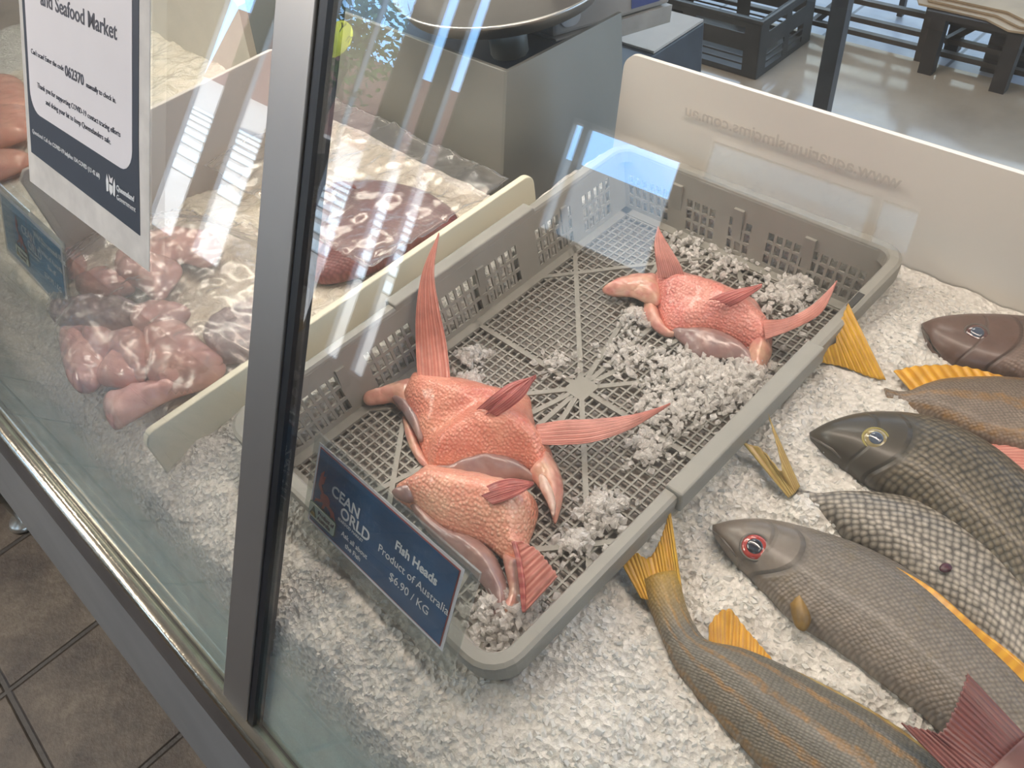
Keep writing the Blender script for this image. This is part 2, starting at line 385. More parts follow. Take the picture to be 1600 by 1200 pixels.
def fin(name, A, B, m, parent, rays=14, na=48, nb=16, amp=.0007, jag=.0, th=.0012, sag=0.0, lengthwise=False):
    """web between edge A (root side) and edge B (tip side); points are (u, v, z)"""
    A = crom([tuple(P(*q)) for q in A], na); B = crom([tuple(P(*q)) for q in B], na); V = []; uv = []
    for i in range(na):
        s = i / (na - 1); jj = 1 + jag * (random.random() - .7) + jag * .6 * math.sin(s * rays * 6.283)
        for j in range(nb):
            t = j / (nb - 1); tt = t * (jj if t > .6 else 1)
            p = A[i] * (1 - tt) + B[i] * tt
            p = p + np.array([0, 0, amp * math.sin((t if lengthwise else s) * rays * 6.283) + sag * math.sin(math.pi * t)])
            V.append(p); uv.append((t, s) if lengthwise else (s, t))
    F = [(i * nb + j, i * nb + j + 1, (i + 1) * nb + j + 1, (i + 1) * nb + j) for i in range(na - 1) for j in range(nb - 1)]
    o = mesh(name, V, F, m, parent, True, {'fn': uv}); solid(o, th); return o

def slab(name, outl, z0, H, kf, m, parent, pitch=.004, rough=.0015, nf=60, hf=None, n=110, under=.012, lab=None, **tg):
    """thick soft piece of flesh: domed top over a smooth outline, closed underneath"""
    O = crom([tuple(P(u, v, z0))[:2] for u, v in outl], n, True)
    x0, y0 = O.min(0); x1, y1 = O.max(0); seg = np.roll(O, -1, 0) - O; sl = (seg ** 2).sum(1) + 1e-12
    def dist(q):
        t = np.clip(((q - O) * seg).sum(1) / sl, 0, 1); return np.sqrt((((O + seg * t[:, None]) - q) ** 2).sum(1).min())
    def inside(q):
        x, y = q; X, Y = O[:, 0], O[:, 1]; X2, Y2 = np.roll(X, -1), np.roll(Y, -1)
        c = ((Y > y) != (Y2 > y)); with_ = (X2 - X) * (y - Y) / np.where(Y2 == Y, 1e-9, Y2 - Y) + X
        return np.count_nonzero(c & (x < with_)) % 2 == 1
    pts = [Vector(q) for q in O]; dd = [0.0] * n
    r = 0; y = y0
    while y < y1:
        x = x0 + (pitch / 2 if r % 2 else 0)
        while x < x1:
            q = np.array([x, y])
            if inside(q):
                d = dist(q)
                if d > pitch * .45: pts.append(Vector(q)); dd.append(d)
            x += pitch
        y += pitch * .87; r += 1
    res = geometry.delaunay_2d_cdt(pts, [(i, (i + 1) % n) for i in range(n)], [], 1, 1e-7)
    vv, _, ff = res[0], res[1], res[2]; orig = res[3]
    V = []; nv = len(vv)
    for i, q in enumerate(vv):
        d = dd[orig[i][0]] if orig[i] else 0.0
        h = H * (1 - math.exp(-d / kf)) + rough * noise.fractal(Vector((q.x, q.y, z0)) * nf, 1.0, 2.0, 3) * min(1, d / .006)
        if hf: h += hf(q.x, q.y) * min(1, d / .008)
        V.append((q.x, q.y, z0 + h))
    V += [(q.x, q.y, z0 - under * min(1, (dd[orig[i][0]] if orig[i] else 0) / .01 + .3)) for i, q in enumerate(vv)]
    F = [tuple(f) for f in ff] + [tuple(i + nv for i in reversed(f)) for f in ff]
    F += [(i, (i + 1) % n, nv + (i + 1) % n, nv + i) for i in range(n)]
    return fixn(mesh(name, V, F, m, parent, True, **tg))

def sheet(name, x0, x1, y0, y1, zf, m, parent=None, step=.004, keep=None, uvs=False, **tg):
    nx = int((x1 - x0) / step); ny = int((y1 - y0) / step)
    X = [x0 + (x1 - x0) * i / nx for i in range(nx + 1)]; Y = [y0 + (y1 - y0) * j / ny for j in range(ny + 1)]
    V = [(x, y, zf(x, y)) for y in Y for x in X]; F = []
    for j in range(ny):
        for i in range(nx):
            if keep and not keep(X[i], Y[j]): continue
            a = j * (nx + 1) + i; F.append((a, a + 1, a + nx + 2, a + nx + 1))
    o = mesh(name, V, F, m, parent, True, **tg)
    if keep:
        bm = bmesh.new(); bm.from_mesh(o.data); bmesh.ops.delete(bm, geom=[v for v in bm.verts if not v.link_faces], context='VERTS'); bm.to_mesh(o.data); bm.free()
    return o
def chips(name, places, m, parent=None, smin=.0025, smax=.0065, **tg):
    V = []; F = []
    for p in places:
        k = len(V); s = random.uniform(smin, smax)
        a = Vector((random.gauss(0, 1), random.gauss(0, 1), random.gauss(0, 1))).normalized(); b = a.orthogonal().normalized(); b.rotate(Matrix.Rotation(random.random() * 6.28, 3, a)); c = a.cross(b)
        a *= s * random.uniform(.25, .5); b *= s * random.uniform(.7, 1.5); c *= s * random.uniform(.5, 1)
        p = Vector(p); j = lambda: random.uniform(.6, 1.1)
        V += [p - b * j() - a * .5, p - c * j() - a, p + b * j() - a, p + c * j() - a * .7, p - b * j() * .8 + a, p - c * j() * .7 + a * .8, p + b * j() * .8 + a, p + c * j() * .7 + a]
        F += [tuple(i + k for i in f) for f in BOXF]
    return mesh(name, V, F, m, parent, **tg)

# ================================================================ THE SETTING
def tile_mat():
    b = NB('terracotta_floor_tiles'); s = b.n('SeparateXYZ', Vector=b.geo())
    T = .334; X = b.ma('DIVIDE', b.ma('ADD', s.outputs['X'], 1.228), T); Y = b.ma('DIVIDE', b.ma('ADD', s.outputs['Y'], .388), T)
    def g(q): f = b.ma('FRACT', b.ma('ADD', q, 100.5)); return b.ma('ABSOLUTE', b.ma('SUBTRACT', f, .5))
    d = b.ma('MINIMUM', g(X), g(Y)); gr = b.ramp(d, [(.012, 1.0), (.024, 0.0)])
    n = b.noise(7, 6, rough=.65); n2 = b.noise(55, 4, rough=.7)
    c = b.mix(b.ramp(n, [(.38, 0.0), (.66, 1.0)]), (.030, .022, .016), (.135, .108, .076))
    c = b.mix(b.ramp(n2, [(.4, 0.0), (.75, .75)]), c, (.05, .03, .02))
    c = b.mix(gr, c, (.022, .018, .014))
    b.p(Base_Color=c, Roughness=.5, Specular_IOR_Level=.4); b.bump(b.ma('SUBTRACT', b.ma('MULTIPLY', n2, .5), gr), .004, .7); return b.m
box('floor', -9, 5, -3.0, .84, -1.46, -1.4, tile_mat(), kind='structure')
def back_floor_mat():
    b = NB('glossy_beige_vinyl'); n = b.noise(2.5, 5, rough=.6)
    c = b.mix(b.ramp(n, [(.3, 0.0), (.7, 1.0)]), (.30, .25, .20), (.46, .40, .33))
    b.p(Base_Color=c, Roughness=b.ramp(b.noise(3, 4), [(.3, .05), (.8, .22)]), Specular_IOR_Level=.6); b.bump(b.noise(6, 2), .004, .15); return b.m
box('floor', -9, 5, .84, 2.72, -1.46, -1.4, back_floor_mat(), kind='structure')
def paving_mat():
    b = NB('pale_paving'); s = b.n('SeparateXYZ', Vector=b.geo())
    def g(q, t): f = b.ma('FRACT', b.ma('ADD', b.ma('DIVIDE', q, t), 100.5)); return b.ma('ABSOLUTE', b.ma('SUBTRACT', f, .5))
    gr = b.ramp(b.ma('MINIMUM', g(s.outputs['X'], .45), g(s.outputs['Y'], .45)), [(.008, 1.0), (.018, 0.0)])
    c = b.mix(b.ramp(b.noise(9, 5), [(.3, 0.0), (.7, 1.0)]), (.26, .29, .35), (.40, .43, .49)); c = b.mix(gr, c, (.09, .10, .12))
    b.p(Base_Color=c, Roughness=.35); return b.m
box('floor', -12, 9, 2.72, 14, -1.47, -1.405, paving_mat(), kind='structure')
box('ceiling', -9, 5, -2.9, 4.6, 1.5, 1.6, wall_white, kind='structure')  # unseen; extended past the back opening to shade the paving
box('wall_left', -9.1, -9, -2.9, 2.75, -1.4, 1.5, wall_white, kind='structure')
box('wall_right', 5, 5.1, -2.9, 2.75, -1.4, 1.5, wall_white, kind='structure')
# shop front behind the customer, seen only as the reflection in the counter glass
SY = -2.6
wins = [(-5.10, -4.80, -.9, 1.4), (-4.57, -4.28, -.9, 1.4), (-4.05, -3.68, .08, 1.4), (-3.68, -3.43, -.9, 1.4), (-3.23, -3.12, -.95, 1.4), (-3.01, -2.91, -.95, 1.4), (-2.17, -1.56, .14, .70), (-1.45, -.72, .62, .83), (-.69, -.54, .62, .83), (.5, 2.4, -.3, .9)]
LEAN = .22   # the shop front's mullions are raked
def rake(c): return [(x - LEAN * (z - .3), y, z) for x, y, z in c]
xs = sorted({-8.6, 4.6} | {a for w_ in wins for a in w_[:2]}); L = []
for a, c in zip(xs[:-1], xs[1:]):
    hit = [w_ for w_ in wins if w_[0] <= a and c <= w_[1]]
    if hit:
        bxl(L, a, c, SY - .03, SY, -1.4, hit[0][2]); bxl(L, a, c, SY - .03, SY, hit[0][3], 1.5)
    else: bxl(L, a, c, SY - .03, SY, -1.4, 1.5)
L = [rake(q) for q in L]
multi('wall_front', L, dark_wall, kind='structure')
for i, (a, c, d, e) in enumerate(wins):
    wo = thing('window_%d' % (i + 1), None, None, (a, SY, d)); wo['kind'] = 'structure'
    q = []; bxl(q, a, c, SY - .02, SY - .015, d, e); hexa('pane', rake(q[0]), dimmed_glass if i in (7, 8) else window_glass, wo)
    fr = []
    for q in ((a, a + .006, d, e), (c - .006, c, d, e), (a, c, d, d + .02), (a, c, e - .02, e)): bxl(fr, q[0], q[1], SY - .032, SY + .004, q[2], q[3])
    if i == 6: bxl(fr, -2.11, -2.07, SY - .032, SY + .004, d, e)
    fr = [rake(q) for q in fr]
    multi('window_frame', fr, steel_dark, wo)
    if i == 2:
        ow = wo
        # mirrored from inside, so it reads the right way round in the reflection
        for s_, x_, z_ in (('9 am', -3.80, .66), ('9am - 7pm', -3.62, .38), ('8am - 8pm', -3.56, .16), ('Y', -4.02, .80), ('Y', -4.02, .70), ('Y', -4.02, .50)):
            text(s_, (x_, SY - .012, z_), (1, 0, 0), (0, 0, 1), .085, ink, ow, 'window_lettering', mirror=True)
# street outside
def gz(y): return -1.42 + .2 * max(0, (-3.1 - y))
rd = mesh('road', [(-60, -2.75, -1.46), (25, -2.75, -1.46), (25, -3.1, -1.44), (-60, -3.1, -1.44), (25, -28, gz(-28) - .02), (-60, -28, gz(-28) - .02)], [(0, 1, 2, 3), (3, 2, 4, 5)], asphalt, kind='structure')
for k in range(8):
    y = -6.6 - k * .95; Lq = [(-22, y, gz(y)), (-6, y, gz(y)), (-6, y - .5, gz(y - .5)), (-22, y - .5, gz(y - .5))]
    hexa('crossing_stripe', [Vector(q) - Vector((0, 0, .01)) for q in Lq] + [Vector(q) + Vector((0, 0, .012)) for q in Lq], stripe_paint, rd)
box('shop_building', -45, -24, -34, -28.2, 3.2, 8.0, brick_m, label='red brick building across the street', cat='building')
box('shop_building', -22, 16, -34, -28.2, 3.2, 7.0, wall_white, label='pale building across the street', cat='building')
tr = thing('street_tree', 'small leafy street tree outside the shop window', 'tree', (-17.5, -14, gz(-14)))
tube('trunk', [(-17.5, -14, gz(-14)), (-17.4, -14, gz(-14) + 1.6), (-17.6, -14.1, gz(-14) + 3.2)], [.12, .09, .05], wood_dark, tr)
V = []; F = []
for k in range(900):
    p = Vector((random.gauss(0, .55), random.gauss(0, .55), random.gauss(0, .75))) + Vector((-17.5, -14, gz(-14) + 3.6)); a = Vector((random.gauss(0, 1), random.gauss(0, 1), random.gauss(0, 1))).normalized() * .16; b_ = a.orthogonal().normalized() * .06
    i = len(V); V += [p - a, p + b_, p + a, p - b_]; F.append((i, i + 1, i + 2, i + 3))
mesh('foliage', V, F, leaf_m, tr)
vn = thing('delivery_van', 'white van parked across the street', 'van', (-20, -9, gz(-9)))
g0 = gz(-9)
fixn(mesh('van_body', [(x, y, g0 + z_) for y in (-10.4, -8.8) for x, z_ in ((-23, .35), (-23, 2.0), (-19.2, 2.0), (-18.4, 1.2), (-17.6, 1.0), (-17.5, .35))], [(0, 1, 2, 3, 4, 5), (11, 10, 9, 8, 7, 6)] + [(i, (i + 1) % 6, 6 + (i + 1) % 6, 6 + i) for i in range(6)], sign_white, vn))
box('side_window', -22.6, -19.4, -8.8, -8.78, g0 + 1.3, g0 + 1.85, navy_dark, vn)
for x in (-22, -18.6):
    wl = lathe('wheel', [(0, .12), (.34, .12), (.34, -.12), (0, -.12)], (0, 0, 0), black_gasket, vn, 20)
    for v in wl.data.vertices: c_ = v.co + wloc(vn); v.co = Vector((x + c_.x, -8.85 + c_.z, g0 + .36 + c_.y)) - wloc(vn)
sg = thing('road_sign', 'round yellow road sign on a thin pole outside', 'sign', (-14.5, -11, gz(-11)))
tube('pole', [(-14.5, -11, gz(-11)), (-14.5, -11, gz(-11) + 3.2)], .05, rack_metal, sg)
sd = lathe('sign_disc', [(0, .02), (.42, .02), (.42, -.02), (0, -.02)], (0, 0, 0), yellow_m, sg, 24)
for v in sd.data.vertices: c_ = v.co + wloc(sg); v.co = Vector((-14.5 + c_.x, -10.95 + c_.z, gz(-11) + 3.0 + c_.y)) - wloc(sg)
box('sky_block_wall', -14, 10, 8.0, 8.3, -1.4, 2.15, cream_plastic, kind='structure')  # unseen wall added to cut sky reflections on the back floor

# ================================================================ THE DISPLAY CASE
case = thing('seafood_display_case', 'long stainless steel refrigerated seafood counter with a sloping glass front', 'display case', (-.6, .35, -1.4))
# front trim profile along X
def extr(name, prof, x0, x1, m, parent, smooth=False, closed=True, **tg):
    n = len(prof); V = [(x0, y + SH * (x0 + .48), z) for y, z in prof] + [(x1, y + SH * (x1 + .48), z) for y, z in prof]
    F = [(i, (i + 1) % n, n + (i + 1) % n, n + i) for i in range(n if closed else n - 1)]
    if closed: F += [tuple(range(n))[::-1], tuple(range(n, 2 * n))]
    return fixn(mesh(name, V, F, m, parent, smooth, **tg))
X0, X1 = -3.2, 1.2
lipp = [(-.056 + .0095 * math.cos(a), -.792 + .009 * math.sin(a)) for a in [math.radians(185 - 15 * k) for k in range(13)]]
lp = extr('front_lip', [(-.066, -.815)] + lipp + [(-.046, -.815)], X0, X1, lip_steel, case, True)
extr('glass_channel', [(-.051, -.82), (-.051, -.795), (-.040, -.795), (-.030, -.79), (-.020, -.79), (-.020, -.82)], X0, X1, steel_dark, case)
extr('front_trim', [(-.064, -.798), (-.0765, -.83), (-.08, -.84), (-.07, -.86), (-.045, -.84)], X0, X1, steel_dark, case)
extr('front_panel', [(-.076, -.832), (-.152, -1.20), (-.148, -1.23), (-.005, -1.23), (-.005, -.83)], X0, X1, steel_dull, case)
box('case_body', X0, X1, .01, .78, -1.22, -.80, steel_dull, case)
extr('display_deck', [(-.034, -.80), (.83, -.80), (.83, -.722), (.005, -.722), (-.030, -.785)], X0, X1, simple('worn_deck', (.46, .39, .335), .45, .1, .15, 14), case)
for x in (-3.0, -1.6, -.2, 1.0):
    ft = lathe('leg', [(0, 0.001), (.034, 0.001), (.036, .006), (.03, .014), (.012, .02), (.010, .10), (.024, .10), (.024, .17)], (x, -.205, -1.4), foot_m, case, 20)
# back wall of the fillet bay with its upright sides
bw = hexa('back_wall', [(-1.46, .625, -.74), (-.775, .625, -.74), (-.775, .64, -.74), (-1.46, .64, -.74), (-1.46, .68, -.50), (-.775, .68, -.50), (-.775, .686, -.50), (-1.46, .686, -.50)], simple('steel_bay_wall', (.30, .295, .27), .42, .5, .06, 6), case, .001)
hexa('side_wall', [(-.776, .622, -.74), (-.770, .622, -.74), (-.770, .915, -.74), (-.776, .915, -.74), (-.776, .678, -.4985), (-.770, .678, -.4985), (-.770, .915, -.51), (-.776, .915, -.51)], simple('steel_bay_side', (.27, .27, .25), .38, .55, .06, 6), case)
fixn(mesh('far_panel', [(-3.1, .60, -.70), (-1.47, .60, -.70), (-1.38, .60, -.64), (-1.34, .60, -.50), (-1.42, .60, -.40), (-3.1, .60, -.40), (-3.1, .615, -.70), (-1.47, .615, -.70), (-1.38, .615, -.64), (-1.34, .615, -.50), (-1.42, .615, -.40), (-3.1, .615, -.40)],
     [(0, 1, 2, 3, 4, 5), (11, 10, 9, 8, 7, 6)] + [(i, (i + 1) % 6, 6 + (i + 1) % 6, 6 + i) for i in range(6)], beige_plastic, case))
# white back panel of the fish bay, curved foot, mirrored web address
wp = thing('white_back_panel', 'tall white plastic splash panel standing behind the grey fish crate', 'panel', (0, .80, -.72))
pr = rrect(-.668, -.7215, 1.1, -.497, .022, 8)
pp = []
n = len(pr); V = []; 
for off in (0.0, .006):
    for a, b_ in pr:
        V.append((a - max(0, (-.50 - b_)) * .16 * (1 if a < -.5 else 0), .80 + off + (b_ + .5) * .02, b_))
bpn = fixn(mesh('panel_sheet', V, [tuple(range(n))[::-1], tuple(range(n, 2 * n))] + [(i, (i + 1) % n, n + (i + 1) % n, n + i) for i in range(n)], white_plastic, wp))
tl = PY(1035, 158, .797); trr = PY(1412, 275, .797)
text('www.aquariumslmcjms.com.au', (trr.x, .7955, (tl.z + trr.z) / 2 - .012), (1, 0, 0), (0, 0.02, 1), .0235, pale_text, wp, 'faint_lettering', mirror=True, weight=.0004)
# cream dividers
def divider(name, x, th, prof, m, **tg):
    n = len(prof); V = [(x, y, z) for y, z in prof] + [(x + th, y, z) for y, z in prof]
    return bev(fixn(mesh(name, V, [tuple(range(n))[::-1], tuple(range(n, 2 * n))] + [(i, (i + 1) % n, n + (i + 1) % n, n + i) for i in range(n)], m, **tg)), .0015)
divider('cream_divider', -.701, .010, rrect(.040, -.72, .632, -.60, .016, 6), cream_plastic, label='long cream plastic divider board between the fillet bay and the grey crate', cat='divider')
divider('grey_divider', -1.146, .008, [(.135, -.72), (.575, -.72), (.56, -.56), (.545, -.503), (.535, -.50), (.145, -.50), (.135, -.51)], grey_part, label='grey plastic divider board in the left bay behind the poster', cat='divider')

# ---- glass panes, mullion
def pane(x0, x1, lab):
    g = hexa('glass_pane', [G(x0, -.022, 0), G(x1, -.022, 0), G(x1, -.022, -.006), G(x0, -.022, -.006), G(x0, .98, 0), G(x1, .98, 0), G(x1, .98, -.006), G(x0, .98, -.006)], glass_m)
    finish(g, lab, 'glass pane')
    nx, ny = int((x1 - x0) / .02), 8; V = []; F = []; uv = []
    for j in range(ny + 1):
        for i in range(nx + 1): V.append(G(x0 + (x1 - x0) * i / nx, -.02 + .15 * j / ny, -.0075)); uv.append((i / nx, j / ny))
    F = [(j * (nx + 1) + i, j * (nx + 1) + i + 1, (j + 1) * (nx + 1) + i + 1, (j + 1) * (nx + 1) + i) for j in range(ny) for i in range(nx)]
    mesh('condensation_film', V, F, film_m, g, True, {'UVMap': uv}); return g
pane(-2.6, -.502, 'sloping glass pane left of the steel mullion, poster stuck on it')
pane(-.452, 1.15, 'sloping glass pane right of the steel mullion, over the grey crate and whole fish')
mu = thing('steel_mullion', 'upright brushed steel strip joining the two sloping glass panes', 'mullion', G(-.48, 0, .002))
def gbox(name, a0, a1, b0, b1, o0, o1, m, parent, bevel=0):
    return hexa(name, [G(a0, b0, o0), G(a1, b0, o0), G(a1, b0, o1), G(a0, b0, o1), G(a0, b1, o0), G(a1, b1, o0), G(a1, b1, o1), G(a0, b1, o1)], m, parent, bevel)
gbox('cover_strip', -.505, -.462, -.030, .98, .001, .006, simple('mullion_steel', (.40, .385, .365), .38, .85, .06, 5), mu, .001)
gbox('rubber_gasket', -.461, -.4525, -.022, .98, -.010, .004, black_gasket, mu)
gbox('inner_support', -.498, -.461, 0, .98, -.014, -.0075, steel_dark, mu)

# ---- poster on the left pane
po = thing('check_in_poster', 'white and navy laminated check-in notice stuck on the left glass pane', 'poster', G(-.84, .39, .001))
po_m = simple('poster_sleeve', (.72, .70, .66), .35, 0, .1, 40)
PX0, PX1, PB0, PB1 = -.985, -.690, .385, .80
Ux, Uy = GT.normalized(), GU
def ga(pts, off, th, name, m): return poly_on(pts, G(0, 0), Ux, Uy, off, th, name, m, po)
ga([(-0.9492, 0.3950), (-0.6792, 0.3950), (-0.6810, 0.5100), (-0.6837, 0.8100), (-0.9492, 0.8100)], .0006, .0006, 'sleeve', po_m)
ga([(-0.9393, 0.4300), (-0.6963, 0.4240), (-0.6999, 0.5100), (-0.6999, 0.8100), (-0.9411, 0.8100)], .0013, .0003, 'navy_print', poster_navy)
ga(rrect(-0.9321, 0.4760, -0.7107, 0.8400, .022), .0017, .0003, 'white_print', poster_white)
def pt(s, a, b_, size, m, al='LEFT', wt_=0, off=.0022): text(s, G(a, b_, off), Ux, Uy, size, m, po, align=al, weight=wt_)
pt('and Seafood Market', -0.7368, 0.5850, 0.0193, ink, 'RIGHT', .0002)
pt('Can\'t scan? Enter the code', -0.8466, 0.5345, 0.0070, ink, 'RIGHT')
pt('062370', -0.8439, 0.5315, 0.0135, ink, 'LEFT', .0003)
pt('manually to check in.', -0.7989, 0.5315, 0.0070, ink)
pt('Thank you for supporting COVID-19 contact tracing efforts', -0.8214, 0.5040, 0.0074, ink, 'CENTER')
pt('and doing your bit to keep Queenslanders safe.', -0.8214, 0.4920, 0.0074, ink, 'CENTER')
pt('Questions? Call the', -0.8826, 0.4530, 0.0061, sign_white, 'RIGHT')
pt('COVID-19 helpline 134 COVID (13 42 68)', -0.8808, 0.4530, 0.0061, sign_white, 'LEFT', .0001)
pt('Queensland', -0.7404, 0.4530, 0.0072, sign_white, 'LEFT', .0002)
pt('Government', -0.7404, 0.4440, 0.0072, sign_white)
# coat of arms: shield between two supporters under a crest
em = [(-0.7521, 0.4440), (-0.7485, 0.4480), (-0.7485, 0.4540), (-0.7557, 0.4540), (-0.7557, 0.4480)]
ga(em, .0020, .0002, 'emblem', sign_white)
ga([(-0.7611, 0.4450), (-0.7575, 0.4460), (-0.7566, 0.4560), (-0.7602, 0.4620), (-0.7620, 0.4550)], .0020, .0002, 'emblem', sign_white)
ga([(-0.7476, 0.4460), (-0.7440, 0.4450), (-0.7431, 0.4560), (-0.7449, 0.4620), (-0.7476, 0.4560)], .0020, .0002, 'emblem', sign_white)
ga([(-0.7548, 0.4560), (-0.7494, 0.4560), (-0.7476, 0.4630), (-0.7521, 0.4600), (-0.7566, 0.4630)], .0020, .0002, 'emblem', poster_white)

# ---- price tickets
def ticket(name, label, BL, BR, TL, TR, blue, lines, part_kind):
    """four world corners; acrylic plate with a printed card"""
    t = thing(name, label, 'price sign', (BL + BR) / 2)
    W = (BR - BL); Hh = (TL - BL); ux = W.normalized(); uy = (Hh - ux * Hh.dot(ux)).normalized(); w_ = W.length; h_ = Hh.dot(uy)
    poly_on([(0, 0), (w_, 0), (w_, h_), (0, h_)], BL, ux, uy, 0, .0022, 'acrylic_plate', acrylic, t)
    return t, ux, uy, w_, h_
x0_, x1_ = -.474, -.264
BL, BR = Vector((x0_, .094, -.610)), Vector((x1_, .094, -.610)); TLv, TRv = Vector((x0_, .146, -.516)), Vector((x1_, .146, -.516))
t1, ux, uy, tw, th_ = ticket('price_ticket', 'blue ticket reading Fish Heads in clear acrylic, at the near end of the crate', BL, BR, TLv, TRv, navy_sign, None, 0)
print('ticket', tw, th_)
def tk(pts, off, name, m, t=t1, org=BL): return poly_on(pts, org, ux, uy, off, .0003, name, m, t)
cx0, cx1, cy0, cy1 = .012, tw - .018, .020, th_ - .011
tk([(cx0 - .004, cy0 - .004), (cx1 + .004, cy0 - .004), (cx1 + .004, cy1 + .004), (cx0 - .004, cy1 + .004)], .0024, 'card', poster_white)
tk([(cx0 - .0012, cy0 - .0012), (cx1 + .0012, cy0 - .0012), (cx1 + .0012, cy1 + .0012), (cx0 - .0012, cy1 + .0012)], .0028, 'red_border', sign_red)
tk([(cx0, cy0), (cx1, cy0), (cx1, cy1), (cx0, cy1)], .0032, 'blue_print', navy_sign)
def logo(t, org, ux, uy, x, y, s, wt_=.0003):
    def tx(st, a, b_, sz, m=sign_white, al='LEFT', w0=wt_): text(st, org + ux * (x + a * s) + uy * (y + b_ * s) + ux.cross(uy) * .0040, ux, uy, sz * s, m, t, align=al, weight=w0 * s / 1)
    tx('CEAN', .032, .052, .019); tx('ORLD', .052, .036, .0195); tx('SEAFOOD MARKET', .050, .0295, .0052, sign_white, 'LEFT', 0)
    # red crab ornament: a domed shell with two claws and legs
    cr = [(math.cos(a) * .009 + .024, math.sin(a) * .007 + .038) for a in [2 * math.pi * k / 16 for k in range(16)]]
    poly_on([(x + a * s, y + b_ * s) for a, b_ in cr], org, ux, uy, .0040, .0003, 'crab_print', sign_red, t)
    for q in ([(.016, .042), (.009, .050), (.011, .066), (.016, .072), (.015, .064), (.019, .066), (.018, .056), (.014, .052), (.020, .044)], [(.030, .036), (.042, .032), (.046, .024), (.041, .026), (.038, .022), (.036, .029), (.028, .032)], [(.017, .034), (.008, .030), (.006, .024), (.010, .028), (.018, .031)], [(.022, .032), (.020, .024), (.024, .026), (.026, .032)]):
        poly_on([(x + a * s, y + b_ * s) for a, b_ in q], org, ux, uy, .0040, .0003, 'crab_print', sign_red, t)
    # origin sticker
    poly_on([(x + a * s, y + b_ * s) for a, b_ in rrect(.000, .004, .050, .024, .003)], org, ux, uy, .0046, .0003, 'origin_sticker', sign_green, t)
    poly_on([(x + a * s, y + b_ * s) for a, b_ in rrect(.001, .005, .049, .023, .0025)], org, ux, uy, .0050, .0003, 'origin_sticker', label_cream, t)
    poly_on([(x + a * s, y + b_ * s) for a, b_ in ((.003, .008), (.016, .008), (.0095, .021))], org, ux, uy, .0054, .0003, 'origin_mark', sign_green, t)
    poly_on([(x + a * s, y + b_ * s) for a, b_ in ((.005, .0085), (.014, .0085), (.0115, .013), (.0075, .013))], org, ux, uy, .0058, .0003, 'origin_mark', sign_gold, t)
    for st, yy in (('Product of', .0152), ('Australia', .0082)):
        text(st, org + ux * (x + .018 * s) + uy * (y + yy * s) + ux.cross(uy) * .0056, ux, uy, .0068 * s, ink, t, weight=.0002)
logo(t1, BL, ux, uy, .010, .022, .80)
def tx1(s_, a, b_, sz, m=sign_white, w0=0): text(s_, BL + ux * a + uy * b_ + ux.cross(uy) * .0040, ux, uy, sz, m, t1, align='CENTER', weight=w0)
tx1('Fish Heads', .149, .068, .0118, w0=.0003); tx1('Product of Australia', .149, .052, .0108); tx1('$6.90 / KG', .149, .036, .0112)
tx1('Ask all about', .076, .034, .0070); tx1('the Fish', .076, .0255, .0070)
# left ticket, its lower edge curled in front of the fillets
x0_, x1_ = -1.230, -.997
BL2 = Vector((x0_, .077, -.635)); BR2 = Vector((x1_, .077, -.635)); TL2 = Vector((x0_, .121, -.538)); TR2 = Vector((x1_, .121, -.538))
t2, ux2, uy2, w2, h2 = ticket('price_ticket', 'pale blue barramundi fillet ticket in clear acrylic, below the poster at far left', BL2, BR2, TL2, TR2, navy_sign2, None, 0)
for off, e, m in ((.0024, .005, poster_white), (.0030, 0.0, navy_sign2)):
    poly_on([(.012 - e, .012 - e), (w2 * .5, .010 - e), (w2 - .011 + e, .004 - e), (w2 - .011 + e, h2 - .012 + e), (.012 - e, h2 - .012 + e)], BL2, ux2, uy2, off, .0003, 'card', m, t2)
logo(t2, BL2, ux2, uy2, .055, .016, .95)
for s_, b_, sz in (('Wild Barramundi Fillet', .078, .0115), ('Product of Australia', .062, .0095), ('Skin off', .048, .009), ('$34.90 / KG', .030, .0115)):
    text(s_, BL2 + ux2 * .185 + uy2 * b_ + ux2.cross(uy2) * .0038, ux2, uy2, sz, sign_white, t2, align='CENTER', weight=.0002)

# ================================================================ GREY CRATE
cr = thing('fish_crate', 'light grey perforated plastic crate holding the pink fish heads', 'crate', (-.44, .44, -.70))
cx0, cx1, cy0, cy1, zr, zf = -.646, -.229, .108, .765, -.600, -.690
def rloop(ins, z, r): return [(x, y, z) for x, y in rrect(cx0 + ins, cy0 + ins, cx1 - ins, cy1 - ins, r, 6)]
prof = [(.017, -.618, .018), (.015, -.603, .020), (.013, -.600, .022), (.004, -.600, .030), (.0005, -.602, .033), (0, -.606, .034), (.001, -.624, .033), (.004, -.624, .030), (.004, -.607, .030), (.010, -.606, .025), (.012, -.618, .02)]
V = []; F = []; n = 28
for a in prof: V += rloop(*a)
q = len(prof)
for i in range(q):
    for k in range(n): F.append((i * n + k, i * n + (k + 1) % n, ((i + 1) % q) * n + (k + 1) % n, ((i + 1) % q) * n + k))
fixn(mesh('rim', V, F, crate_plastic, cr))
for sx, xa in ((1, cx1), (-1, cx0)):
    hexa('rim_grip', [(xa - .0165 * sx, .335, -.619), (xa + .005 * sx, .335, -.619), (xa + .005 * sx, .575, -.619), (xa - .0165 * sx, .575, -.619), (xa - .0145 * sx, .338, -.5965), (xa + .004 * sx, .338, -.5965), (xa + .004 * sx, .572, -.5965), (xa - .0145 * sx, .572, -.5965)], crate_plastic, cr, .002)
